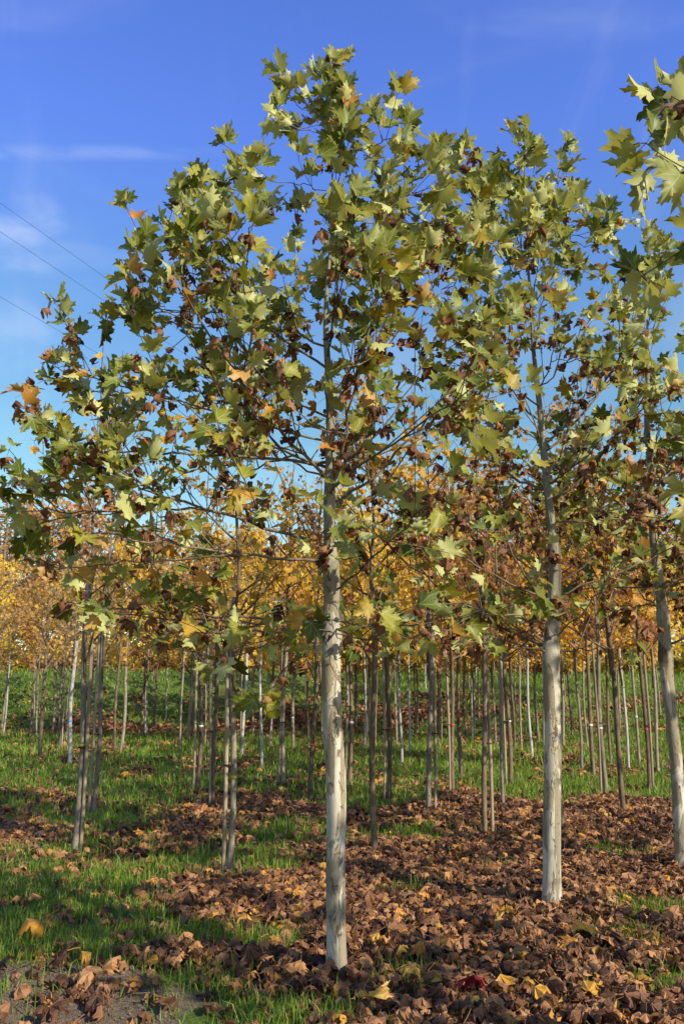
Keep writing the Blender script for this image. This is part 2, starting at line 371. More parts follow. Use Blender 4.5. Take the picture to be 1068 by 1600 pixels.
def ground_material():
    m, nt = new_mat('nursery_ground'); b = NB(nt)
    at = b.n('ShaderNodeAttribute', attribute_name='lf'); sep = b.n('ShaderNodeSeparateColor', {'Color': at.outputs['Color']})
    geo = b.n('ShaderNodeNewGeometry'); pos = geo.outputs['Position']
    n1 = b.noise(pos, 2.2, 5, .6); n2 = b.noise(pos, 30, 5, .7); n3 = b.noise(pos, 0.5, 3); n4 = b.noise(pos, 140, 3, .7)
    grass = b.ramp(n2, [(.3, (.038, .064, .012)), (.5, (.095, .150, .027)), (.7, (.17, .225, .05))])
    grass = b.mix(b.mr(n3, .4, .65, 0, .45), grass, (.10, .105, .03))
    leafy = b.ramp(n2, [(.3, (.028, .015, .009)), (.5, (.085, .042, .022)), (.72, (.17, .085, .04))])
    leafy = b.mix(b.mr(n1, .5, .7, 0, .5), leafy, (.20, .10, .035))
    soil = b.ramp(n4, [(.32, (.09, .064, .040)), (.5, (.21, .155, .10)), (.68, (.38, .295, .20))])
    soil = b.mix(b.mr(n2, .4, .7, 0, .6), soil, (.075, .058, .04))
    f = b.mr(b.math('ADD', sep.outputs[0], b.math('MULTIPLY', b.math('SUBTRACT', n2, .5), .7)), .35, .65)
    c = b.mix(f, grass, leafy)
    c = b.mix(b.mr(b.math('ADD', sep.outputs[1], b.math('MULTIPLY', b.math('SUBTRACT', n2, .5), .6)), .35, .65), c, soil)
    bp = b.n('ShaderNodeBump', {'Strength': .9, 'Distance': .03, 'Height': b.math('ADD', n2, b.math('MULTIPLY', n4, .5))})
    pr = b.n('ShaderNodeBsdfPrincipled', {'Base Color': c, 'Roughness': .95, 'Specular IOR Level': .1, 'Normal': bp.outputs[0]})
    o = b.n('ShaderNodeOutputMaterial'); nt.links.new(pr.outputs[0], o.inputs[0]); return m
M['ground'] = ground_material()
M['grass'] = leaf_material('grass_blade', [(0, (.075, .140, .016)), (.4, (.140, .240, .026)), (.75, (.205, .305, .038)), (.93, (.27, .31, .055)), (1, (.38, .31, .10))],
                           trans=.35, rough=.45, spec=.35, mottle=.1, trans_gain=1.6)

# ------------------------------------------------------------------ ground
ys = np.concatenate([np.linspace(-14, 3, 18)[:-1], np.linspace(3, 14, 150)[:-1], np.linspace(14, 46, 110)[:-1], np.linspace(46, 100, 20)[:-1], np.geomspace(100, 900, 12)])
xs_core = np.concatenate([-np.geomspace(20, 700, 14)[::-1], np.linspace(-20, -6, 30)[1:-1], np.linspace(-6, 6, 150), np.linspace(6, 20, 30)[1:-1], np.geomspace(20, 700, 14)])
GX, GY = np.meshgrid(xs_core, ys)
GZ = gh(GX, GY)
gV = np.stack([GX.ravel(), GY.ravel(), GZ.ravel()], 1)
ni, nj = GX.shape
ii = (np.arange(ni-1)[:, None]*nj + np.arange(nj-1)[None, :]).ravel()
gF = np.concatenate([np.stack([ii, ii+1, ii+nj+1], 1), np.stack([ii, ii+nj+1, ii+nj], 1)])
gA = np.stack([leaf_cover(gV[:, 0], gV[:, 1]), soil_mask(gV[:, 0], gV[:, 1]), 0*gV[:, 0]], 1)
link('ground', mesh('ground', gV, gF, M['ground'], gA), kind='structure', label='gently rising nursery ground with grass, bare soil and a bank behind')

# ------------------------------------------------------------------ leaf shapes
_half = [  # right half outline of a plane leaf, from tip to base, petiole joint at the origin, tip at (0,1)
    ('T', (0, 1.0)), ('o', (.06, .85)), ('o', (.165, .80)), ('o', (.135, .68)), ('o', (.245, .61)), ('S', (.175, .46)),
    ('o', (.29, .585)), ('o', (.36, .55)), ('T', (.64, .67)), ('o', (.54, .49)), ('o', (.64, .42)), ('o', (.47, .34)), ('S', (.36, .24)),
    ('o', (.47, .225)), ('T', (.63, .13)), ('o', (.46, .05)), ('o', (.43, -.09)), ('o', (.27, -.055)), ('B', (.07, -.13))]
def leaf_template():
    V = [(0, 0)]; G = [0.0]; F = []
    def add(p, g): V.append(p); G.append(g); return len(V)-1
    tipM = add((0, .52), 0.0)
    right = [add(p, 0.0 if k == 'T' else 1.0) for k, p in _half]
    left = [right[0]] + [add((-p[0], p[1]), 0.0 if k == 'T' else 1.0) for k, p in _half[1:]]
    for side, s in ((right, 1), (left, -1)):
        m1 = add((s*.33, .355), 0.0); m2 = add((s*.30, .06), 0.0)
        def fan(c, idx):
            for a, b in zip(idx[:-1], idx[1:]):
                F.append((c, b, a) if s > 0 else (c, a, b))
        fan(tipM, side[0:6]); fan(0, [tipM][:0] or [tipM, side[5]][:2])
        fan(m1, side[5:13]); fan(0, [side[5], m1]); fan(0, [m1, side[12]])
        fan(m2, side[12:]); fan(0, [side[12], m2]); fan(0, [m2, side[-1]])
    return np.array(V, float), np.array(G), np.array(F)
LT_V, LT_G, LT_F = leaf_template()
def add_petiole(V, G, F, length, bend, r=.012):
    p = np.array([[0, 0, 0], [0, -.5*length, bend*.35*length], [0, -length, bend*length]])
    tv, tf = tube(p, [r, r, r*1.3], 3, cap=False)
    return np.concatenate([V, tv]), np.concatenate([G, np.full(len(tv), .05)]), np.concatenate([F, tf+len(V)])
def roll(V, kx, ky, skew=0.0):
    """roll a leaf around its length (kx) and bend its length (ky), curvatures per unit"""
    x, y, z = V[:, 0].copy(), V[:, 1].copy(), V[:, 2].copy()
    x = x + skew*y
    if abs(kx) > 1e-3:
        th = x*kx; X = np.sin(th)/kx - z*np.sin(th); Z = (1-np.cos(th))/kx + z*np.cos(th)
    else: X, Z = x, z
    if abs(ky) > 1e-3:
        th = y*ky; Y = np.sin(th)/ky - Z*np.sin(th); Z2 = (1-np.cos(th))/ky + Z*np.cos(th)
    else: Y, Z2 = y, Z
    return np.stack([X, Y, Z2], 1)
_AX = [np.array(p) for p in ((0, 1.0), (.64, .67), (-.64, .67), (.63, .13), (-.63, .13))]
def pinch(V2, amt):
    """draw the margin in towards the nearest main vein: dry lobes narrow to fingers"""
    out = V2.copy()
    for i, p in enumerate(V2):
        best = None
        for a in _AX:
            t = np.clip(np.dot(p, a)/np.dot(a, a), 0, 1); q = a*t; d = np.linalg.norm(p-q)
            if best is None or d < best[0]: best = (d, q)
        out[i] = p + (best[1]-p)*amt
    return out
def umbrella(V2, r, k, pleat):
    c = np.array([0, .3]); d = V2-c; rho = np.hypot(d[:, 0], d[:, 1]); ang = np.arctan2(d[:, 0], d[:, 1])
    kk = k*(1 + .3*np.sin(ang*2 + r.uniform(0, 6)) + .15*np.sin(ang*5 + r.uniform(0, 6)))
    th = np.minimum(rho*kk, 2.9); rn = np.sin(th)/kk; z = -(1-np.cos(th))/kk - LT_G*pleat*rho + r.normal(0, .02, len(V2))
    u = d/(rho[:, None]+1e-6)
    return np.stack([c[0]+u[:, 0]*rn, c[1]+u[:, 1]*rn, z], 1)
def leaf_variant(kind, seed):
    r = np.random.default_rng(seed)
    V2 = LT_V.copy(); n = len(V2)
    V2 = V2*(1 + r.normal(0, .03, V2.shape)); V2[:, 0] *= r.uniform(.85, 1.1)
    if kind != 'fresh': V2 = pinch(V2, r.uniform(.2, .6))
    z = np.zeros(n)
    if kind == 'fresh':
        z += LT_G*r.uniform(.01, .05) + r.normal(0, .028, n)*(LT_G > .5)
        z += r.uniform(.05, .55)*np.abs(V2[:, 0])                      # folded along the midrib
        ang = np.arctan2(V2[:, 0], V2[:, 1]); z += .06*np.sin(ang*r.uniform(2, 4) + r.uniform(0, 6))*np.hypot(V2[:, 0], V2[:, 1])
        V = np.stack([V2[:, 0], V2[:, 1], z], 1)
        V = roll(V, r.uniform(-.7, 1.3), r.uniform(-1.7, .6), r.uniform(-.2, .2))
        pl, pb = r.uniform(.25, .45), r.uniform(-.5, .1)
    else:
        z += LT_G*r.uniform(.05, .14)*r.choice([-1, 1]) + r.normal(0, .05, n)
        ang = np.arctan2(V2[:, 0], V2[:, 1]); z += .16*np.sin(ang*r.uniform(2, 5) + r.uniform(0, 6))*np.hypot(V2[:, 0], V2[:, 1])
        V = np.stack([V2[:, 0], V2[:, 1], z], 1)
        if seed % 5 < 3:
            V = umbrella(V2, r, r.uniform(2.6, 4.4) if kind == 'curled' else r.uniform(1.5, 3.2), r.uniform(.25, .6))
            V = roll(V, r.uniform(-1.2, 1.2), r.uniform(-1.2, 1.2))
        elif kind == 'curled':
            V = roll(V, r.uniform(1.8, 3.6)*r.choice([-1, 1]), r.uniform(1.0, 3.0)*r.choice([-1, 1]), r.uniform(-.5, .5))
        else:                                                          # lying on the ground, arched with drooping fingers
            V = roll(V, -r.uniform(1.2, 3.4) if r.random() < .75 else r.uniform(1.2, 2.8), r.uniform(-2.8, 1.2), r.uniform(-.6, .6))
        pl, pb = r.uniform(.3, .6), r.uniform(-.6, .6)
    G = LT_G; F = LT_F
    V, G, F = add_petiole(V, G, F, pl, pb)
    # for attached leaves the free end of the petiole becomes the origin
    if kind != 'fallen':
        V = V + np.array([0, pl, -pb*pl])
    else:
        V = V - np.array([0, .4, (V[:, 2].min()*.6 + np.median(V[:, 2])*.4)])
    return V, G, F
LV = {'fresh': [leaf_variant('fresh', 100+i) for i in range(14)], 'curled': [leaf_variant('curled', 200+i) for i in range(10)],
      'fallen': [leaf_variant('fallen', 300+i) for i in range(16)]}
LM = {}
for key, lv, mats in (('fresh', 'fresh', ('green', 'yellow')), ('curled', 'curled', ('brown', 'yellow')), ('fallen', 'fallen', ('litter', 'litter_yellow', 'litter_red', 'litter_green'))):
    for mt in mats:
        LM[(key, mt)] = [mesh('leaf_' + mt, V, F, M[mt], np.stack([0*G, G, 0*G], 1), smooth=(key == 'fresh')) for V, G, F in LV[lv]]

# ------------------------------------------------------------------ plane trees
CAMP = np.array([0, 0, CAM_H]); SUNV = np.array(to_sun)
def plane_tree(base, trunk, prof, tips, n_rand, seed, label, leaf_scale=.185, n_pick=300, first=1.95, lean_cam=.55, brown=.40, dens=1.0, step=.092, yel=.03, away=False, shoot_k=4.8):
    r = np.random.default_rng(seed)
    base = np.array([base[0], base[1], float(gh(base[0], base[1])) - .03])
    root = link('plane_tree', None, label=label, cat='tree', group='plane trees standing in a row', loc=base)
    root.empty_display_size = .3
    tr = np.array(trunk, float)                              # rows: dx, dy, h, radius
    hh = np.linspace(0, tr[-1, 2], 90)
    P = np.stack([np.interp(hh, tr[:, 2], tr[:, k]) for k in (0, 1)] + [hh], 1)
    ker = np.array([1, 2, 3, 2, 1])/9.0
    for k in (0, 1): P[:, k] = np.convolve(np.pad(P[:, k], 2, mode='edge'), ker, 'valid') + .006*np.sin(hh*5.3+seed+k)*np.minimum(1, hh)
    rad = np.interp(hh, tr[:, 2], tr[:, 3])
    rad = rad*(1 + .045*np.sin(hh*9+seed)*np.sin(hh*4.1)) + .018*np.exp(-hh/.08)
    for kn in (first, first+.35, first+.75): rad = rad*(1 + .2*np.exp(-((hh-kn)/.07)**2))
    def jit(P_, a): return 1 + .05*np.sin(2*a[None, :] + P_[:, 2:3]*3.0 + seed) + .03*np.sin(5*a[None, :] - P_[:, 2:3]*7)
    tv, tf = tube(P, rad, 18, jitter=jit)
    zz = tv[:, 2]; scar = np.exp(-((zz-first-.05)/.13)**2) + .7*np.exp(-((zz-first-.55)/.06)**2) + .5*np.exp(-((zz-first-1.0)/.05)**2)
    scar = np.clip(scar*(.55 + .6*np.sin(np.arctan2(tv[:, 1], tv[:, 0])*2 + seed + zz*9)), 0, 1)
    link('trunk', mesh('trunk', tv, tf, M['plane_bark'], np.stack([scar, 0*zz, 0*zz], 1)), root)
    def trunk_at(h):
        h = min(max(h, 0), tr[-1, 2]); return np.array([np.interp(h, hh, P[:, 0]), np.interp(h, hh, P[:, 1]), h]), float(np.interp(h, hh, rad))
    top = tr[-1, 2]; ctop = prof[-1][0]
    ph = [p[0] for p in prof]; pr_ = [p[1] for p in prof]
    targets = [(np.array(t) - base, True) for t in tips]
    for i in range(n_rand):
        for _ in range(50):
            h = r.uniform(ph[0], ph[-1]-(.95 if tips else .2)); az = r.uniform(0, 2*np.pi)
            if r.random() > np.interp(h, ph, pr_)/max(pr_)*(.45 if h < first+1.15 else 1): continue
            rr = np.interp(h, ph, pr_)*r.uniform(.45, 1.0)
            d = np.array([math.cos(az), math.sin(az)])
            if away and d[0] < -.25 and d[1] > -.8: continue
            if d[1] < 0: rr *= 1 - (1-lean_cam)*(-d[1])
            c, _ = trunk_at(h)
            targets.append((np.array([c[0]+d[0]*rr, c[1]+d[1]*rr, h]), False)); break
    grown = []
    leaves = []                                              # petiole start, direction, height fraction, inner
    for t, key in targets:
        c, _ = trunk_at(t[2]); hd = t[:2]-c[:2]; rr = np.hypot(*hd)
        k = r.uniform(.75, 1.25) if t[2] > first + 1.1 else r.uniform(.15, .55)
        h0 = t[2] - rr*k - r.uniform(.05, .25)
        lo = first + (r.uniform(0, .12) if r.random() < .25 else r.uniform(.2, 1.3))
        lo = min(lo, max(t[2]-.1, first))
        h0 = min(max(h0, lo), top-.06-r.uniform(0, .35))
        p0, r0 = trunk_at(h0)
        if grown and r.random() < .72:                         # fork from a limb already there rather than from the trunk
            cand = [(np.linalg.norm(t-Bq[k]), Bq[k], rq[k]) for Bq, rq in grown for k in range(4, 11) if Bq[k][2] < t[2]+.05 and np.hypot(*(Bq[k][:2]-c[:2])) < rr*.75]
            if cand:
                dd, q_, rq_ = min(cand, key=lambda z_: z_[0])
                if dd < .8*np.linalg.norm(t-p0): p0, r0 = q_, rq_*1.9
        hv = np.array([t[0]-p0[0], t[1]-p0[1], 0]); dz = t[2]-p0[2]
        p1 = p0 + hv*.38 + np.array([0, 0, dz*r.uniform(.08, .3)]); p2 = p0 + hv*.78 + np.array([0, 0, dz*r.uniform(.5, .75)])
        side = norm(np.cross(hv + 1e-6, [0, 0, 1]))*r.normal(0, .06)*rr
        B = bez(p0, p1+side, p2+side, t, 16)
        B[1:-1] += r.normal(0, .008, (14, 3))
        L = np.linalg.norm(np.diff(B, axis=0), axis=1).sum()
        rb = min(.42*r0, .0040 + .0036*L*r.uniform(.5, 1.3))
        ra = np.linspace(1, 0, 16)**.85*(rb-.0028)+.0028
        acc = Acc(); v, f = tube(B, ra, 7); acc.add(v, f, m=0 if rb > .012 else 1)
        if L > .7: grown.append((B, ra))
        paths = [(B, True, L)]
        for s in range(max(2, int(L*shoot_k*dens*(.62 if t[2] < first+1.1 else 1)))):
            q = r.uniform(.28, .96) if r.random() < .78 else r.uniform(.06, .3); i0 = min(int(q*15), 14); p = B[i0] + (B[i0+1]-B[i0])*(q*15-i0)
            tg = norm(B[i0+1]-B[i0]); rv = r.normal(0, 1, 3)
            d = norm(.55*tg + np.array([0, 0, r.uniform(.1, .7)]) + .55*norm(rv))
            ln = r.uniform(.22, .62)*(1.05-.3*q)
            if t[2] > ctop-1.1: ln *= .55
            e = p + d*ln + np.array([0, 0, .06*ln])
            # stay inside the crown envelope
            cc, _ = trunk_at(e[2]); er = np.hypot(*(e[:2]-cc[:2])); lim = np.interp(e[2], ph, pr_)*1.04 + .05
            if er > lim: e[:2] = cc[:2] + (e[:2]-cc[:2])*lim/er
            mid = (p+e)/2 + r.normal(0, .025, 3)
            S = bez(p, p*.6+mid*.4, mid*.5+e*.5, e, 7)
            rs = np.linspace(min(.0048, ra[i0]*.8), .0018, 7)
            v, f = tube(S, rs, 4); acc.add(v, f, m=1)
            paths.append((S, False, ln))
        link('limb', acc.mesh('limb', [M['limb_bark'], M['twig']]), root)
        for S, main, ln in paths:
            seg = np.linalg.norm(np.diff(S, axis=0), axis=1); cum = np.concatenate([[0], np.cumsum(seg)]); tot = cum[-1]
            s0 = tot*(.62 if main else .30)
            if main: s0 = max(s0, tot-.5)
            s = s0 + r.uniform(0, .05); az = r.uniform(0, 6.28)
            pos_list = []
            while s < tot: pos_list.append(s); s += step*r.uniform(.7, 1.4)/dens
            pos_list += [tot-.002]*(3 if (main or key) else 2)
            for s in pos_list:
                p = np.array([np.interp(s, cum, S[:, k]) for k in range(3)])
                j = min(np.searchsorted(cum, s), len(S)-1); tg = norm(S[j]-S[max(j-1, 0)])
                az += 2.4 + r.normal(0, .3)
                a1 = norm(np.cross(tg, [.3, .2, 1])); a2 = np.cross(tg, a1)
                out = math.cos(az)*a1 + math.sin(az)*a2
                d = norm(.55*tg + .9*out + np.array([0, 0, .1]))
                leaves.append((p, d, s/tot))
    n = len(leaves)
    items = []
    rad_max = max(pr_)
    for p, d, q in leaves:
        hf = (p[2]-first)/(ctop-first)                         # 0 bottom of the crown, 1 top
        cc, _ = trunk_at(p[2]); rr = np.hypot(*(p[:2]-cc[:2]))/(np.interp(p[2], ph, pr_)+.15)
        pb = brown*np.clip(1.45-rr*.95, .12, 1.3)*np.clip(1.5 - 1.75*hf, .05, 1.2)
        if hf < .25: pb *= .7
        u = r.random()
        kind, mt = ('curled', 'brown') if u < pb else (('fresh', 'yellow') if u < pb + yel*(.6 + .6*(hf < .5)) else ('fresh', 'green'))
        if kind == 'curled' and r.random() < .10: mt = 'yellow'
        up = np.array([0, 0, 1.0])
        # blade tip direction: blown upright near the top, spreading then hanging lower down
        lift = np.clip(-.55 + 1.5*hf + r.normal(0, .35), -1.1, 1.0)
        tip = norm(d*1.0 + up*lift + np.array([.12, .1, 0]))
        if kind == 'curled': tip = norm(d*.5 + np.array([0, 0, -1.0]) + r.normal(0, .4, 3))
        view = norm(CAMP - (p+base))
        nn = norm(.75*up*(1-.45*hf) + .55*SUNV + .45*view*r.choice([1, -.6]) + r.normal(0, .42, 3))
        if r.random() < .22: nn = -nn
        nn = nn - tip*np.dot(nn, tip)
        nn = norm(nn) if np.linalg.norm(nn) > .05 else norm(np.cross(tip, [1, 0, .2]))
        xx = np.cross(tip, nn)
        sc_ = leaf_scale*np.clip(r.normal(1.0, .22), .5, 1.3)*(1.0 if kind == 'fresh' else .74)
        items.append((p, np.stack([xx, tip, nn], 1), sc_, kind, mt, int(r.integers(len(LV[kind]))), r.random()))
    # the leaves that show largest become parts of their own
    pp = project(np.array([it[0] for it in items]) + base)
    score = []
    for it, q in zip(items, pp):
        face = abs(np.dot(it[1][:, 2], norm(CAMP - it[0]-base)))
        inside = 0 < q[0] < IMG_W and 0 < q[1] < IMG_H and q[2] > .3
        score.append((it[2]/max(q[2], .3))*(.4+face) if inside else 0)
    order = np.argsort(-np.array(score)); pick = set(order[:n_pick].tolist())
    rest = {}
    for i, (p, Rm, s, kind, mt, vi, rv) in enumerate(items):
        if i in pick:
            o = bpy.data.objects.new('leaf', LM[(kind, mt)][vi]); col.objects.link(o); o.parent = root
            m4 = Matrix(((Rm*s).tolist()[0] + [p[0]], (Rm*s).tolist()[1] + [p[1]], (Rm*s).tolist()[2] + [p[2]], [0, 0, 0, 1]))
            o.matrix_local = m4
        else:
            V, G, F = LV[kind][vi]
            rest.setdefault(mt, Acc()).add(V @ (Rm*s).T + p, F, np.stack([np.full(len(V), rv), G, 0*G], 1))
    acc = Acc(); keys = sorted(rest)
    for k, mt in enumerate(keys):
        a = rest[mt]; acc.add(np.concatenate(a.V), np.concatenate(a.F), np.concatenate(a.A), k)
    print('leaves', n)
    if keys:
        link('foliage', acc.mesh('foliage', [M[k] for k in keys]), root, kind='stuff')
    return root, n

PROF = [(1.85, .9), (2.15, 1.5), (2.55, 1.85), (3.1, 1.9), (3.7, 1.75), (4.2, 1.48), (4.7, 1.22), (5.1, .95), (5.45, .5), (5.9, .22)]
t1 = ground_px(525, 1536)
def trunk_px(base_xy, pts):
    """pts: (px, py, width px) up the stem -> local dx, dy, h, radius"""
    bz = float(gh(*base_xy)) - .03; out = []
    for i, (x, y, w) in enumerate(pts):
        P = at_depth(x, y, base_xy[1]); q = project(P)[0]
        out.append((P[0]-base_xy[0], 0, max(P[2]-bz, 0) if i else 0.0, .5*w*q[2]/FPX))
    return out
T1 = trunk_px(t1, [(525, 1536, 33), (525, 1400, 31), (523, 1200, 31), (518, 1050, 29), (516, 930, 25), (516, 830, 20), (516, 720, 16), (514, 620, 12), (510, 520, 8.5), (511, 440, 6), (516, 370, 4.5), (518, 320, 3)])
def tip_px(lst, Y): return [at_depth(x, y, Y + dy) for x, y, dy in lst]
tips1 = tip_px([(516, 100, 0), (506, 130, .1), (540, 140, -.1), (532, 190, .1), (556, 215, .2), (508, 235, .2), (440, 140, .1), (432, 190, -.1), (275, 300, 0), (305, 300, .3), (372, 275, -.2), (330, 330, -.4), (634, 200, -.3), (660, 300, -.4), (700, 345, -.1), (640, 390, -.5), (722, 430, .1), (690, 500, -.3), (740, 560, 0), (600, 330, .3), (395, 350, -.6), (300, 400, -.6), (232, 440, .2), (460, 330, .3), (672, 240, 0), (710, 252, .3),
    (252, 350, .1), (246, 400, -.3), (160, 505, .2), (205, 470, -.2), (86, 572, 0), (128, 615, .3), (82, 680, -.2), (150, 690, -.4), (62, 755, .1), (34, 800, -.1), (40, 832, .3), (120, 830, -.5),
    (88, 890, .2), (105, 940, -.2), (160, 955, .3), (250, 990, -.1), (330, 1040, .1), (610, 1010, -.7), (700, 985, -.5), (760, 960, -.2), (590, 950, -.9), (430, 950, -.8), (480, 1020, -.3)], t1[1])
plane_tree(t1, T1, PROF, tips1, 34, 3, 'tallest plane tree with pale flaking trunk and broad green crown, foot in brown leaves', leaf_scale=.112, brown=.52, dens=1.2)

t2 = ground_px(861, 1430)
T2 = trunk_px(t2, [(861, 1430, 29), (862, 1300, 27), (862, 1150, 27), (861, 1040, 27), (863, 960, 19), (866, 880, 17), (858, 780, 13), (846, 690, 10.5), (838, 590, 7.5), (833, 540, 6), (826, 450, 4.5), (822, 400, 3)])
tips2 = tip_px([(815, 222, 0), (800, 290, .1), (850, 300, -.1), (778, 245, .2), (735, 300, .2), (905, 300, .2), (950, 375, .1), (860, 420, -.3), (830, 350, -.3), (880, 380, -.3), (800, 400, -.3), (870, 480, -.4), (780, 540, -.4), (910, 560, -.3), (745, 400, -.2), (905, 420, .2), (930, 470, -.3), (770, 480, .3), (757, 290, -.2), (842, 250, .2), (885, 270, 0), (925, 350, .1), (938, 380, -.2), (740, 300, .3), (900, 320, -.4), (690, 940, -.5), (640, 830, -.3), (960, 870, -.5), (1000, 480, .3), (720, 1000, -.3), (980, 1010, -.2)], t2[1])
PROF2 = [(a*1.05, b_*.92) for a, b_ in PROF]; PROF2[0] = (1.8, 1.0)
plane_tree(t2, T2, PROF2, tips2, 40, 8, 'plane tree with smooth pale trunk and withered lower leaves, second in its row', leaf_scale=.114, first=1.85, brown=.6)

t3 = ground_px(1066, 1366)
T3 = trunk_px(t3, [(1066, 1366, 22), (1060, 1250, 20), (1048, 1120, 19), (1041, 1050, 20), (1034, 960, 16), (1024, 880, 14), (1016, 780, 11), (1010, 650, 8), (1010, 560, 4.5), (1011, 500, 3)])
tips3 = tip_px([(1012, 385, 0), (975, 430, .1), (1040, 392, -.2), (965, 500, -.2)], t3[1])
PROF3 = [(a*.98, b_*.9) for a, b_ in PROF]
plane_tree(t3, T3, PROF3, tips3, 38, 15, 'plane tree with spotted pale trunk leaning slightly, third in its row', leaf_scale=.114, first=1.85, brown=.62)

t4 = (t3[0] + 1.5, t3[1] + 1.4)
T4 = [(0, 0, 0, .062), (.02, 0, 1.8, .055), (-.02, 0, 3.0, .04), (0, 0, 4.2, .022), (0, 0, 5.3, .006)]
plane_tree(t4, T4, PROF3, [], 30, 21, 'plane tree mostly hidden behind the spotted leaning one, fourth in its row', leaf_scale=.14, first=1.9, brown=.6, n_pick=120)

t5 = (2.75, 2.55)
T5 = [(0, 0, 0, .06), (.0, 0, 1.8, .055), (.02, 0, 2.8, .042), (0, 0, 4.0, .022), (0, 0, 5.2, .006)]
tips5 = tip_px([(1050, 165, 0), (1090, 150, .1), (1000, 275, .05), (1062, 270, -.1), (1085, 370, .1), (1120, 150, .3), (1085, 520, .3), (1100, 650, .4), (1095, 780, .4), (1085, 250, .2)], 2.5)
plane_tree(t5, T5, [(1.85, .8), (2.2, 1.3), (2.8, 1.55), (3.5, 1.75), (4.2, 1.3), (5.0, .6), (5.3, .2)], tips5, 9, 33, 'plane tree reaching in with large dark shaded leaves, its trunk out of view', leaf_scale=.118, brown=.2, n_pick=120, lean_cam=.5, dens=.48, yel=0.0, away=True)
for k_, (tx_, ty_) in enumerate(((4.35, 4.05), (5.85, 5.45), (4.5, .75))):  # unseen trees, added outside the frame for the dappled shade they cast
    plane_tree((tx_, ty_), T5, [(1.85, .8), (2.2, 1.3), (2.8, 1.6), (3.5, 1.6), (4.2, 1.3), (5.0, .6), (5.3, .2)], [], 9, 50+k_, ['plane tree out of view beside the shaded one, next in that row', 'plane tree out of view at the far end of the side row', 'plane tree out of view in the outer row towards the sun', 'plane tree out of view, last in the outer row'][k_], leaf_scale=.15, brown=.3, n_pick=0, dens=.45)
print('plane trees done')

# ------------------------------------------------------------------ nursery trees behind
def small_leaves(P, size, r, aspect=1.0, quad=True):
    """a bent star-ish leaf of 4 triangles at each point, random facing"""
    n = len(P)
    d = r.normal(0, 1, (n, 3)); d[:, 2] -= .5; d /= np.linalg.norm(d, axis=1)[:, None]
    nn = r.normal(0, 1, (n, 3)); nn[:, 2] += .8; nn -= d*(nn*d).sum(1)[:, None]; nn /= np.linalg.norm(nn, axis=1)[:, None]+1e-6
    x = np.cross(d, nn); s = size*r.uniform(.6, 1.35, n)
    tmpl = np.array([(0, 0, 0), (.5, .45, .10), (.16, .55, 0), (0, 1.05, .06), (-.16, .55, 0), (-.5, .45, .10), (.34, .02, .05), (-.34, .02, .05)])*[aspect, 1, 1]
    tf = np.array([(0, 6, 1), (0, 1, 2), (0, 2, 3), (0, 3, 4), (0, 4, 5), (0, 5, 7)])
    V = P[:, None, :] + s[:, None, None]*(tmpl[None, :, 0:1]*x[:, None, :] + tmpl[None, :, 1:2]*d[:, None, :] + tmpl[None, :, 2:3]*nn[:, None, :])
    F = tf[None]+(np.arange(n)*len(tmpl))[:, None, None]
    A = np.zeros((n, len(tmpl), 3)); A[:, :, 0] = r.random(n)[:, None]; A[:, :, 1] = np.array([.2, 1, .8, .4, .8, 1, 1, 1])[None]
    return V.reshape(-1, 3), F.reshape(-1, 3), A.reshape(-1, 3)
def crown_variant(seed, h0, h1, rmax, n_limb, n_leaf, size, thick=.012):
    r = np.random.default_rng(seed); acc = Acc(); pts = []
    for i in range(n_limb):
        q = r.random(); hs = h0 + (h1-h0)*.75*q; az = r.uniform(0, 6.28)
        rr = rmax*(.55+.6*r.random())*(1-.65*q)
        e = np.array([math.cos(az)*rr, math.sin(az)*rr, min(hs + rr*r.uniform(.5, 1.5), h1)])
        p = np.array([0, 0, hs]); B = bez(p, p*.7+e*.3+[0, 0, -.05], p*.3+e*.7, e, 9)
        v, f = tube(B, np.linspace(thick, .003, 9), 5, cap=False); acc.add(v, f)
        paths = [B]
        for k in range(5):
            t0 = B[r.integers(2, 9)]; d = norm(norm(e-p) + r.normal(0, .7, 3) + [0, 0, .4]); e2 = t0 + d*r.uniform(.2, .55)*rmax
            S = np.linspace(t0, e2, 5); S[1:4] += r.normal(0, .015, (3, 3)); v, f = tube(S, np.linspace(thick*.4, .002, 5), 3, cap=False); acc.add(v, f); paths.append(S)
        for S in paths:
            k = max(1, int(n_leaf/(n_limb*6.0))); t = r.uniform(.15, 1, k)*(len(S)-1); i0 = np.minimum(t.astype(int), len(S)-2)
            pts.append(S[i0] + (S[i0+1]-S[i0])*(t-i0)[:, None] + r.normal(0, .045*rmax, (k, 3)))
    B = np.stack([0*np.linspace(0, 1, 8), 0*np.linspace(0, 1, 8), np.linspace(h0-.1, h1-.1, 8)], 1); B[1:, :2] += r.normal(0, .02, (7, 2))
    v, f = tube(B, np.linspace(thick*1.7, .004, 8), 6); acc.add(v, f)
    V, F, A = small_leaves(np.concatenate(pts), size, r)
    return acc.mesh('branches', M['twig']), (V, F, A)
CROWNS = {}
def crown_set(tag_, mats, n, **k):
    for i in range(n):
        br, (V, F, A) = crown_variant(len(CROWNS)*17+5, **k)
        CROWNS.setdefault(tag_, []).append((br, {mt: mesh('crown_'+mt, V, F, M[mt], A) for mt in mats}))
crown_set('dense', ['c_yellow', 'c_gold', 'c_rust', 'c_olive', 'c_bronze'], 4, h0=1.72, h1=5.6, rmax=1.0, n_limb=22, n_leaf=1100, size=.092)
crown_set('sparse', ['c_gold', 'c_bronze', 'c_pink', 'c_rust', 'c_yellow'], 4, h0=1.72, h1=5.6, rmax=.9, n_limb=20, n_leaf=460, size=.08)
STEMS = {}
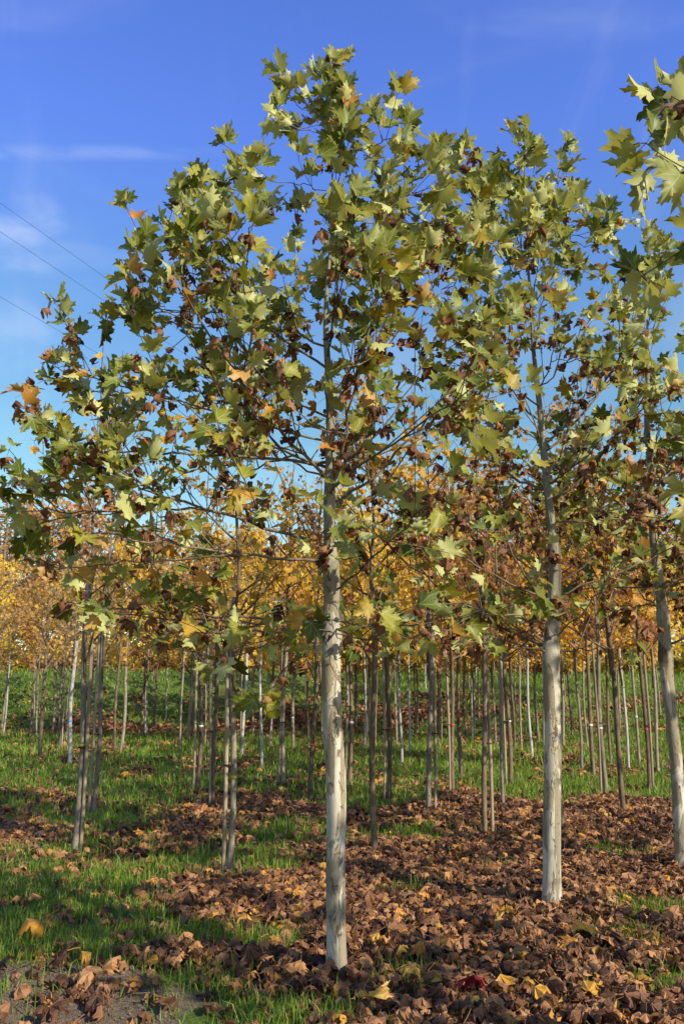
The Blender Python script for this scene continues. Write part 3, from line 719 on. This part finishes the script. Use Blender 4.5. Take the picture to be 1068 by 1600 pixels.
for mt in ('stem_grey', 'stem_brown', 'stem_pale'):
    for k in range(3):
        r = np.random.default_rng(k+3); hh = np.linspace(0, 2.6, 22)
        P = np.stack([.018*np.sin(hh*2.2+k*2), .015*np.sin(hh*1.7+k), hh], 1); P[0, :2] = 0
        rad = .027 - .0055*hh/2.6 + .012*np.exp(-hh/.06) + .0012*np.sin(hh*17+k)
        v, f = tube(P, rad, 9); STEMS.setdefault(mt, []).append(mesh(mt, v, f, M[mt]))
r = np.random.default_rng(1)
STAKES = []
for k in range(2):
    hh = np.linspace(-.1, 2.25, 10); P = np.stack([.008*np.sin(hh*2+k), .006*np.cos(hh*3+k), hh], 1)
    v, f = tube(P, np.full(10, .0185), 8); STAKES.append(mesh('stake', v, f, M['stake']))
def ring_mesh(name, mat, rad, h, squash=1.0, off=0.0):
    v, f = tube(np.array([[0, 0, -h/2], [0, 0, -h*.2], [0, 0, h*.2], [0, 0, h/2]]), [rad*.97, rad, rad, rad*.97], 10, cap=True)
    v[:, 0] = v[:, 0]*squash + off; return mesh(name, v, f, mat)
TIE = ring_mesh('tie', M['rubber'], .0265, .013, 1.9, .027)
BAND = {k: ring_mesh('band', M['band_'+k], .0285, .035) for k in ('yellow', 'white', 'red', 'blue')}
BARKW = {'stem_grey': 'grey-stemmed', 'stem_brown': 'dark brown-stemmed', 'stem_pale': 'white-stemmed'}
LEAFW = {'c_yellow': 'bright yellow', 'c_gold': 'golden', 'c_rust': 'rust-orange', 'c_olive': 'olive green', 'c_bronze': 'bronze-brown', 'c_pink': 'pale pinkish-brown', 'c_red': 'red'}
def nursery_tree(px, py, wpx=None, bark_='stem_grey', stake=None, band=None, leaf='c_yellow', crown='dense', lean=0.0, pos=None, hs=1.0, seed=0, note=None):
    r = np.random.default_rng(seed + int((px or 0)*13 + (py or 0)*7))
    x, y = pos if pos is not None else ground_px(px, py)
    z = float(gh(x, y))
    dep = project(np.array([x, y, z+1]))[0][2]
    ws = .85 if wpx is None else np.clip(wpx*dep/FPX/.059, .5, 1.6)
    feats = []
    if stake: feats.append('staked')
    if band: feats.append(f'{band} band')
    lab = f'slender {BARKW[bark_]} nursery tree with {"sparse " if crown == "sparse" else ""}{LEAFW[leaf]} leaves' + (', ' + ', '.join(feats) if feats else '')
    if pos is not None: lab += ', up on the slope'
    if note: lab += ', ' + note
    root = link('nursery_tree', None, label=lab, cat='tree', group=f'{BARKW[bark_]} nursery trees, {LEAFW[leaf]}' + (', staked' if stake else '') + (f', {band} band' if band else ''), loc=(x, y, z-.03))
    if px is not None and lean:
        pv = .8*(534-px)/7200.0
        lean = math.copysign(max(0.0, abs(lean)-abs(pv)), lean) if pv*lean > 0 else lean
    root.rotation_euler = (r.normal(0, .012), lean + r.normal(0, .006), r.uniform(0, 6.28) if not (stake or lean) else 0)
    root.scale = (1, 1, hs)
    t = link('trunk', STEMS[bark_][int(r.integers(3))], root); t.scale = (ws, ws, 1)
    ci = int(r.integers(4)); br, cm = CROWNS[crown][ci]; rz = r.uniform(0, 6.28); cs = r.uniform(.85, 1.12)
    b_o = link('branches', br, root); b_o.rotation_euler = (0, 0, rz); b_o.scale = (cs, cs, 1)
    c_o = link('crown', cm[leaf], root, kind='stuff'); c_o.rotation_euler = (0, 0, rz); c_o.scale = (cs, cs, 1)
    if stake:
        sx = stake*(.030*ws + .024); s = link('stake', STAKES[int(r.integers(2))], root); s.location = (sx, r.uniform(-.01, .01), 0)
        for hz in ((1.0,) if dep < 14 else (1.3,)):
            ti = link('tie', TIE, s); ti.location = (-s.location.x, -s.location.y, hz + r.uniform(-.06, .06)); ti.scale = (stake*ws*.95, ws*1.02, 1)
    if band:
        ba = link('band', BAND[band], root); ba.location = (0, 0, r.uniform(.85, 1.05)); ba.scale = (ws, ws, .8 if dep < 14 else 1.1)
        P = STEMS['stem_grey'][0]
        k = [m.name for m in STEMS[bark_]].index(t.data.name); hz = ba.location.z
        ba.location.x = .018*math.sin(hz*2.2+k*2)*ws; ba.location.y = .015*math.sin(hz*1.7+k)*ws
    return root
G_, B_, P_ = 'stem_grey', 'stem_brown', 'stem_pale'
NT = [  # px, py of the foot, stem width px, bark, stake side, band, leaf, crown, lean
    (116, 1334, 11, G_, 1, 'yellow', 'c_gold', 'sparse', .035), (145, 1277, 8, G_, -1, None, 'c_bronze', 'sparse', .06), (107, 1196, 8, P_, None, 'blue', 'c_pink', 'sparse', .05),
    (62, 1188, 8, B_, None, None, 'c_gold', 'sparse', .01), (49, 1140, 6, G_, None, None, 'c_rust', 'sparse', .03), (4, 1142, 6, G_, None, None, 'c_yellow', 'dense', .08),
    (81, 1149, 5, G_, None, None, 'c_pink', 'sparse', .02), (92, 1171, 5, G_, 1, None, 'c_pink', 'sparse', .03), (178, 1178, 5, B_, None, None, 'c_gold', 'sparse', .0), (189, 1174, 6, G_, None, None, 'c_yellow', 'dense', .06),
    (222, 1156, 6, B_, None, None, 'c_bronze', 'dense', .0), (242, 1143, 4, B_, None, None, 'c_gold', 'dense', .0), (282, 1175, 4, G_, None, None, 'c_gold', 'sparse', .0), (294, 1157, 4, G_, None, None, 'c_yellow', 'dense', .0),
    (308, 1241, 8, B_, -1, 'white', 'c_bronze', 'sparse', .02), (334, 1267, 8, B_, -1, None, 'c_gold', 'sparse', .01), (358, 1370, 11, G_, -1, 'yellow', 'c_gold', 'sparse', .0),
    (379, 1186, 6, P_, -1, None, 'c_yellow', 'dense', .0), (394, 1150, 4, G_, None, None, 'c_yellow', 'dense', .0), (407, 1202, 5, P_, None, None, 'c_gold', 'sparse', .01), (440, 1231, 7, G_, -1, None, 'c_gold', 'sparse', .03),
    (456, 1171, 7, G_, None, 'white', 'c_gold', 'dense', .04), (423, 1165, 4, P_, None, None, 'c_yellow', 'dense', .0), (480, 1160, 5, B_, None, None, 'c_yellow', 'dense', .0), (486, 1254, 8, B_, None, 'red', 'c_bronze', 'sparse', .03),
    (509, 1180, 5, G_, None, None, 'c_yellow', 'dense', .0), (545, 1226, 8, B_, -1, 'white', 'c_yellow', 'dense', .03), (556, 1139, 5, B_, None, None, 'c_yellow', 'dense', .0), (570, 1175, 4, P_, None, None, 'c_yellow', 'dense', .0), (577, 1144, 4, G_, None, None, 'c_gold', 'dense', .0),
    (586, 1339, 11, B_, None, None, 'c_gold', 'sparse', .0), (607, 1248, 8, B_, -1, 'red', 'c_gold', 'dense', .0), (626, 1199, 5, P_, None, None, 'c_yellow', 'dense', -.01), (619, 1167, 4, G_, None, None, 'c_yellow', 'dense', .0),
    (640, 1181, 4, P_, None, None, 'c_gold', 'dense', -.01), (653, 1150, 4, G_, None, None, 'c_yellow', 'dense', .0), (672, 1275, 9, G_, 1, None, 'c_gold', 'sparse', -.01), (685, 1146, 5, B_, None, None, 'c_gold', 'dense', .0),
    (709, 1241, 7, B_, -1, 'red', 'c_rust', 'dense', -.01), (720, 1218, 7, B_, None, 'red', 'c_gold', 'dense', -.01), (727, 1161, 5, B_, None, None, 'c_yellow', 'dense', .0), (741, 1158, 4, G_, None, None, 'c_gold', 'dense', -.02),
    (760, 1314, 9, B_, 1, None, 'c_gold', 'sparse', .0), (773, 1162, 5, G_, None, None, 'c_yellow', 'dense', .0), (785, 1265, 7, G_, None, None, 'c_rust', 'sparse', .0), (797, 1229, 8, B_, -1, 'white', 'c_rust', 'dense', -.01), (803, 1173, 5, B_, None, None, 'c_gold', 'dense', -.02),
    (815, 1173, 4, G_, None, None, 'c_yellow', 'dense', .0), (830, 1186, 5, P_, None, None, 'c_gold', 'sparse', -.04), (839, 1165, 5, G_, None, None, 'c_gold', 'dense', -.02), (879, 1301, 8, B_, None, None, 'c_bronze', 'sparse', .0),
    (881, 1168, 5, G_, None, None, 'c_yellow', 'dense', -.02), (892, 1152, 4, B_, None, None, 'c_yellow', 'dense', -.02), (908, 1204, 5, G_, None, None, 'c_gold', 'dense', -.02), (916, 1170, 4, G_, None, None, 'c_yellow', 'dense', -.02),
    (927, 1218, 7, B_, None, 'white', 'c_rust', 'dense', -.01), (945, 1244, 8, G_, -1, 'white', 'c_gold', 'dense', -.03), (954, 1197, 5, B_, None, None, 'c_gold', 'dense', -.01), (978, 1282, 9, B_, None, None, 'c_bronze', 'sparse', -.10),
    (981, 1205, 5, P_, None, None, 'c_gold', 'dense', -.03), (998, 1197, 5, G_, None, 'white', 'c_yellow', 'dense', -.02), (1014, 1238, 7, B_, 1, 'red', 'c_rust', 'dense', -.04), (1029, 1210, 6, G_, None, None, 'c_gold', 'dense', -.03), (1045, 1170, 5, G_, None, None, 'c_yellow', 'dense', -.02)]
for i, a in enumerate(NT):
    nursery_tree(a[0], a[1], a[2], a[3], a[4], a[5], a[6], a[7], a[8], seed=i, hs=float(np.clip(1 + .05*math.sin(i*2.3), .9, 1.1)),
                 note={0: 'standing in grass', 16: 'foot in leaves'}.get(i))
# further rows on the slope
rr = np.random.default_rng(77)
cnt = 0
for row in range(7):
    for k in range(15):
        y = 23 + row*2.7 + rr.uniform(-.3, .3); x = (k-7.2)*(1.45+.055*row) + rr.uniform(-.35, .35) + (row % 2)*.7
        if abs(x) > .45*y + .6 or rr.random() < .22: continue
        lf = ['c_yellow', 'c_yellow', 'c_gold', 'c_olive', 'c_rust', 'c_pink'][int(rr.integers(6))]
        if x < -4.5 and rr.random() < .75: lf = 'c_pink'
        nursery_tree(None, None, None, [G_, G_, B_, P_][int(rr.integers(4))], None, None, 'c_gold' if lf == 'c_pink' and x > -4 else lf, 'dense' if lf != 'c_pink' else 'sparse', rr.normal(0, .02), pos=(x, y), hs=rr.uniform(.9, 1.15), seed=500+cnt); cnt += 1

# ------------------------------------------------------------------ tall trees behind the bank
def big_crown(seed, h0, h1, rmax, n_leaf, size):
    r = np.random.default_rng(seed); acc = Acc(); pts = []
    n_limb = 26
    for i in range(n_limb):
        q = r.random(); hs = h0*.8 + (h1-h0)*.7*q; az = r.uniform(0, 6.28); rr_ = rmax*(.45+.6*r.random())*(1-.5*q**1.5)
        e = np.array([math.cos(az)*rr_, math.sin(az)*rr_, min(hs + rr_*r.uniform(.4, 1.4), h1)])
        p = np.array([0, 0, hs]); B = bez(p, p*.7+e*.3, p*.25+e*.75, e, 9); v, f = tube(B, np.linspace(.06, .012, 9), 5, cap=False); acc.add(v, f)
        for k in range(7):
            t0 = B[r.integers(3, 9)]; d = norm(norm(e-p)*.7 + r.normal(0, .8, 3) + [0, 0, .4]); e2 = t0 + d*r.uniform(.25, .6)*rmax
            S = np.linspace(t0, e2, 5); S[1:4] += r.normal(0, .05, (3, 3)); v, f = tube(S, np.linspace(.022, .006, 5), 3, cap=False); acc.add(v, f)
            m = max(2, int(n_leaf/(n_limb*7)*r.uniform(.4, 1.6))); t = r.uniform(.2, 1, m)*4; i0 = np.minimum(t.astype(int), 3)
            pts.append(S[i0] + (S[i0+1]-S[i0])*(t-i0)[:, None] + r.normal(0, .16*rmax*.5, (m, 3)))
    V, F, A = small_leaves(np.concatenate(pts), size, r)
    hh = np.linspace(-.3, h1*.93, 14); P = np.stack([.08*np.sin(hh*.7+seed), .06*np.cos(hh*.6+seed), hh], 1)
    v, f = tube(P, np.linspace(.13, .02, 14), 8)
    return mesh('trunk', v, f, M['stem_grey']), acc.mesh('branches', M['twig']), (V, F, A)
BIG = []
for i in range(4):
    tm, bm_, (V, F, A) = big_crown(900+i, 1.6, 9.0, 2.5, [3200, 3200, 2300, 1500][i], .19)
    BIG.append((tm, bm_, {mt: mesh('far_crown_'+mt, V, F, M[mt], A) for mt in ('c_yellow', 'c_gold', 'c_rust', 'c_pink', 'c_olive', 'c_red')}))
FAR = [  # x px, y px of the crown top, depth, leaf, variant, width scale
    (15, 770, 44, 'c_pink', 2, 1.0), (70, 750, 47, 'c_pink', 3, 1.0), (135, 765, 45, 'c_rust', 3, 1.0), (195, 775, 48, 'c_pink', 2, 1.0), (10, 890, 39, 'c_yellow', 2, .6), (255, 800, 46, 'c_pink', 3, 1.0),
    (320, 815, 47, 'c_gold', 2, 1.0), (390, 830, 46, 'c_yellow', 1, 1.0), (455, 840, 49, 'c_gold', 2, 1.0), (520, 850, 47, 'c_yellow', 0, 1.0), (580, 845, 46, 'c_yellow', 1, 1.0), (640, 830, 49, 'c_gold', 2, 1.0), (700, 800, 50, 'c_rust', 3, 1.0),
    (760, 785, 48, 'c_rust', 2, 1.0), (825, 775, 50, 'c_red', 3, .9), (880, 790, 51, 'c_rust', 2, 1.0), (935, 800, 49, 'c_gold', 1, 1.0), (990, 815, 50, 'c_pink', 3, 1.0), (1050, 810, 48, 'c_gold', 2, 1.0), (1100, 790, 50, 'c_rust', 2, 1.0), (-40, 760, 46, 'c_pink', 3, 1.0), (-105, 770, 47, 'c_gold', 2, 1.0), (-170, 765, 46, 'c_pink', 2, 1.0), (-240, 780, 48, 'c_rust', 2, 1.0), (-310, 770, 46, 'c_yellow', 1, 1.0), (-390, 780, 47, 'c_gold', 2, 1.0),
    (1165, 800, 48, 'c_gold', 1, 1.0), (1235, 790, 50, 'c_rust', 2, 1.0), (1300, 800, 48, 'c_yellow', 0, 1.0), (1375, 790, 49, 'c_gold', 2, 1.0)]
for i, (px, py, Y, lf, vi, ws) in enumerate(FAR):
    P = at_depth(px, py-35, Y); z = float(gh(P[0], Y)); s = (P[2]-z)/9.0
    root = link('autumn_tree', None, label=f'tall {LEAFW[lf]} autumn tree standing beyond the grassy bank', cat='tree', group=f'tall {LEAFW[lf]} trees beyond the bank', loc=(P[0], Y, z-.1))
    root.rotation_euler = (0, 0, i*1.3); root.scale = (s*ws*1.1, s*ws*1.1, s)
    tm, bm_, cm = BIG[vi]
    link('trunk', tm, root); link('branches', bm_, root); link('crown', cm[lf], root, kind='stuff')
# low dark shrubs along the top of the bank
def shrub_mesh(seed):
    r = np.random.default_rng(seed); n = 520
    d = r.normal(0, 1, (n, 3)); d /= np.linalg.norm(d, axis=1)[:, None]; d[:, 2] = np.abs(d[:, 2])
    rad = r.uniform(.35, 1.0, n)*(1 + .35*np.sin(d[:, 0]*4+seed)*np.cos(d[:, 1]*5))
    P = d*rad[:, None]*np.array([1.0, .8, 1.15]); P[:, 2] += .05
    V, F, A = small_leaves(P, .17, r); acc = Acc()
    for k in range(9):
        e = P[r.integers(n)]*.9; v, f = tube(np.linspace([r.normal(0, .1), r.normal(0, .1), -.15], e, 6), np.linspace(.02, .006, 6), 4, cap=False); acc.add(v, f)
    return acc.mesh('stems', M['twig']), (V, F, A)
SH = []
for i in range(3):
    st, (V, F, A) = shrub_mesh(40+i); SH.append((st, {mt: mesh('shrub_'+mt, V, F, M[mt], A) for mt in ('c_olive', 'c_bronze')}))
for i in range(84):
    x = -29 + (i % 42)*1.4 + (i//42)*.7 + rr.uniform(-.4, .4); y = 37.5 + 2.2*(i//42) + rr.uniform(-.8, 1.2) + 3.5*float(sstep(-4, 8, x)); mt = 'c_olive' if i % 3 else 'c_bronze'
    root = link('shrub', None, label='low olive green shrub on the crest of the bank' if mt == 'c_olive' else 'low brown-leaved shrub on the crest of the bank', cat='shrub', group='shrubs on the bank, ' + mt[2:], loc=(x, y, float(gh(x, y))))
    s = rr.uniform(.95, 1.5)+.35*(i//42); root.scale = (s*1.1, s, s); root.rotation_euler = (0, 0, rr.uniform(0, 6))
    link('stems', SH[i % 3][0], root); link('foliage', SH[i % 3][1][mt], root, kind='stuff')

# ------------------------------------------------------------------ overhead wires
for i, ((xa, ya), (xb, yb), hz) in enumerate([((0, 315), (190, 450), 15.0), ((0, 360), (160, 466), 14.4), ((0, 462), (137, 541), 13.0)]):
    def on_plane(x, y):
        d = px_dir(x, y); t = (hz-CAM_H)/d.z; return np.array([d.x*t, d.y*t, hz])
    A_, B2 = on_plane(xa, ya), on_plane(xb, yb); d = norm(B2-A_)
    P = np.array([A_ + d*t for t in np.linspace(-45, 130, 60)]); tt = np.linspace(-1, 1, 60); P[:, 2] += .25*(tt**2-.35)
    v, f = tube(P, np.full(60, .0055), 6)
    link('overhead_wire', mesh('overhead_wire', v, f, M['cable']), label=['thin dark overhead wire, uppermost of three crossing the sky', 'thin dark overhead wire, middle of three crossing the sky', 'thin dark overhead wire, lowest of three crossing the sky'][i], cat='wire', group='overhead wires')

# ------------------------------------------------------------------ fallen leaves
def scatter(y0, y1, per_m2, r, margin=.6):
    out = []
    n = int((y1-y0)*(2*(.43*y1+margin))*per_m2)
    y = r.uniform(y0, y1, n); x = r.uniform(-1, 1, n)*(.43*y1+margin); k = np.abs(x) < .43*y+margin
    return x[k], y[k]
r = np.random.default_rng(91)
lx, ly, lsz = [], [], []
for y0, y1, dens, sz in ((2.6, 4.3, 60, .13), (4.3, 9, 520, .102), (9, 14, 300, .115), (14, 22, 110, .15), (22, 33, 60, .17)):
    x, y = scatter(y0, y1, dens, r); c = leaf_cover(x + r.normal(0, .16, len(x)), y + r.normal(0, .16, len(x))); s = soil_mask(x, y)
    keep = r.random(len(x)) < np.clip((c-.22)*1.75, .055, 1)*(1-.5*s); lx.append(x[keep]); ly.append(y[keep]); lsz.append(np.full(keep.sum(), sz))
lx = np.concatenate(lx); ly = np.concatenate(ly); lsz = np.concatenate(lsz)*np.clip(r.normal(1, .2, len(lx)), .5, 1.28)
lz = gh(lx, ly) + r.uniform(.004, .065, len(lx))*np.clip(leaf_cover(lx, ly)+.25, .3, 1)
pr_ = project(np.stack([lx, ly, lz], 1))
vis = (pr_[:, 0] > 5) & (pr_[:, 0] < IMG_W-5) & (pr_[:, 1] < IMG_H-4)
score = np.where(vis, lsz/pr_[:, 2], 0)*np.where(lz-gh(lx, ly) > .02, 1.0, .5)
pick = set(np.argsort(-score)[:292].tolist())
acc = Acc(); acc_y = Acc()
TONES = ('litter', 'litter_yellow', 'litter_green')
for i in range(len(lx)):
    vi = int(r.integers(16)); az = r.uniform(0, 6.283); tx, ty = r.normal(0, .55, 2); s = lsz[i]
    Rm = np.array((Matrix.Rotation(az, 3, 'Z') @ Matrix.Rotation(tx, 3, 'X') @ Matrix.Rotation(ty, 3, 'Y')))
    if i in pick:
        u = r.random(); mt = 'litter' if u < .975 else ('litter_yellow' if u < .992 else 'litter_green')
        d_ = [math.hypot(lx[i]-q[0], ly[i]-q[1]) for q in (t1, t2)]
        form = 'brown fallen leaf drooping like a claw' if (300+vi) % 5 < 3 else 'brown fallen leaf rolled along its length'
        if soil_mask(lx[i], ly[i]) > .4: place = 'on the bare soil patch'
        elif d_[0] < .45: place = 'at the foot of the tallest plane tree'
        elif d_[1] < .8: place = 'near the foot of the second plane tree'
        elif leaf_cover(lx[i], ly[i]) < .38: place = 'lying on open grass'
        elif lx[i] < t1[0]: place = 'between the grass and the tallest plane tree'
        else: place = 'in the leaf carpet between the plane trees'
        lab = {'litter': form + ' ' + place, 'litter_yellow': 'yellow fallen leaf lying among the brown leaves', 'litter_green': 'still greenish fallen leaf lying among the brown leaves'}[mt]
        o = link('fallen_leaf', LM[('fallen', mt)][vi], label=lab, cat='leaf', group={'litter': 'brown fallen leaves ' + place + (', claws' if 'claw' in form else ', rolls'), 'litter_yellow': 'yellow fallen leaves', 'litter_green': 'greenish fallen leaves'}[mt])
        mm = Rm*s; o.matrix_world = Matrix((list(mm[0])+[lx[i]], list(mm[1])+[ly[i]], list(mm[2])+[lz[i]+.012], [0, 0, 0, 1]))
    else:
        V, G, F = LV['fallen'][vi]
        acc.add(V @ (Rm*s).T + np.array([lx[i], ly[i], lz[i]]), F, np.stack([np.full(len(V), r.random()), G, 0*G], 1))
print('litter leaves', len(lx))
link('leaf_litter', acc.mesh('leaf_litter', M['litter'], smooth=False), kind='stuff', label='thick carpet of curled brown fallen leaves under the plane trees', cat='leaves')
for px, py, mt, s, lab in ((735, 1573, 'litter_red', .15, 'dark red fallen leaf lying among the brown leaves'), (640, 1552, 'litter_yellow', .14, None), (585, 1588, 'litter_yellow', .15, None), (672, 1572, 'litter_yellow', .13, None),
                           (930, 1580, 'litter_yellow', .15, None), (920, 1488, 'litter_yellow', .16, None), (38, 1482, 'litter_yellow', .19, None), (790, 1458, 'litter_yellow', .15, None)):
    x, y = ground_px(px, py); o = link('fallen_leaf', LM[('fallen', mt)][(px+py) % 16], label=lab or 'yellow fallen leaf lying among the brown leaves', cat='leaf', group='yellow fallen leaves' if not lab else 'red fallen leaves')
    o.location = (x, y, float(gh(x, y))+.075); o.scale = (s, s, s); o.rotation_euler = (r.normal(0, .3), r.normal(0, .3), r.uniform(0, 6))

# ------------------------------------------------------------------ grass
def blades(x, y, hgt, wid, r, lean=.75):
    n = len(x); z = gh(x, y)-.006; az = r.uniform(0, 6.283, n); la = r.uniform(0, 6.283, n); ln = np.abs(r.normal(0, lean, n))*hgt
    wx, wy = np.cos(az)*wid, np.sin(az)*wid; dx, dy = np.cos(la)*ln, np.sin(la)*ln
    V = np.zeros((n, 5, 3))
    V[:, 0] = np.stack([x-wx, y-wy, z], 1); V[:, 1] = np.stack([x+wx, y+wy, z], 1)
    mz = z + hgt*.62
    V[:, 2] = np.stack([x+dx*.35-wx*.8, y+dy*.35-wy*.8, mz], 1); V[:, 3] = np.stack([x+dx*.35+wx*.8, y+dy*.35+wy*.8, mz], 1)
    V[:, 4] = np.stack([x+dx, y+dy, z+hgt*np.clip(1-.4*(ln/hgt)**2, .5, 1)], 1)
    F = np.array([(0, 1, 3), (0, 3, 2), (2, 3, 4)])[None]+(np.arange(n)*5)[:, None, None]
    A = np.zeros((n, 5, 3)); A[:, :, 0] = (r.random(n)*.85+.1)[:, None]; A[:, :, 1] = 1
    return V.reshape(-1, 3), F.reshape(-1, 3), A.reshape(-1, 3)
acc = Acc(); r = np.random.default_rng(44)
for y0, y1, dens, hm, wd in ((4.0, 7, 3600, .075, .0026), (7, 11, 2200, .085, .0036), (11, 17, 900, .10, .006), (17, 26, 320, .13, .010), (26, 42, 110, .15, .017)):
    x, y = scatter(y0, y1, dens, r, .3)
    c = leaf_cover(x + r.normal(0, .1, len(x)), y + r.normal(0, .1, len(x))); s = soil_mask(x, y); tuft = fbm(x*3.1+5, y*3.1, 3)
    keep = r.random(len(x)) < np.clip(1.12-1.55*c, .015, 1)*(1-.86*s)*np.clip((tuft-.26)*3.0, .10, 1); x, y, tuft = x[keep], y[keep], tuft[keep]
    h = hm*np.clip(r.normal(1, .35, len(x)), .3, 2.2)*(.45+1.15*tuft)
    V, F, A = blades(x, y, h, wd*r.uniform(.6, 1.4, len(x)), r); acc.add(V, F, A)
print('grass blades', acc.n//5)
link('grass', acc.mesh('grass', M['grass']), kind='stuff', label='short green grass growing between the fallen leaves', cat='grass')
# crumbs of soil and small stones on the bare patch
acc = Acc(); n = 5200
x = r.uniform(_sx-.8, _sx+.8, n); y = r.uniform(_sy-.85, _sy+.6, n); k = soil_mask(x, y) > .3; x, y = x[k], y[k]
oc = np.array([(1, 0, 0), (0, 1, 0), (-1, 0, 0), (0, -1, 0), (0, 0, 1), (0, 0, -1)], float); of = np.array([(0, 1, 4), (1, 2, 4), (2, 3, 4), (3, 0, 4), (1, 0, 5), (2, 1, 5), (3, 2, 5), (0, 3, 5)])
for i in range(len(x)):
    s_ = .0035*np.exp(r.normal(0, .55)); acc.add(oc*s_*r.uniform(.6, 1.4, (6, 3)) + [x[i], y[i], float(gh(x[i], y[i]))+s_*.3], of, np.full((6, 3), [.3, 1.0, 0]))
link('soil_crumbs', acc.mesh('soil_crumbs', M['ground'], smooth=False), kind='stuff', label='loose soil crumbs and small stones on the bare patch of ground', cat='soil')
# bare dry stalks among the leaves
acc = Acc()
x, y = scatter(4.4, 9, 7, r)
for i in range(len(x)):
    p = np.array([x[i], y[i], float(gh(x[i], y[i]))+.02]); a = r.uniform(0, 6.28); d = np.array([math.cos(a), math.sin(a), abs(r.normal(0, .35))])*r.uniform(.06, .2)
    v, f = tube(np.array([p, p+d*.5+[0, 0, .012], p+d]), [.0022, .002, .0014], 4); acc.add(v, f)
link('leaf_stalks', acc.mesh('leaf_stalks', M['twig']), kind='stuff', label='thin dry leaf stalks and twigs strewn over the leaf litter', cat='twigs')
tri = sum(len(m.polygons) for m in bpy.data.meshes); print('triangles', tri, 'objects', len(bpy.data.objects))
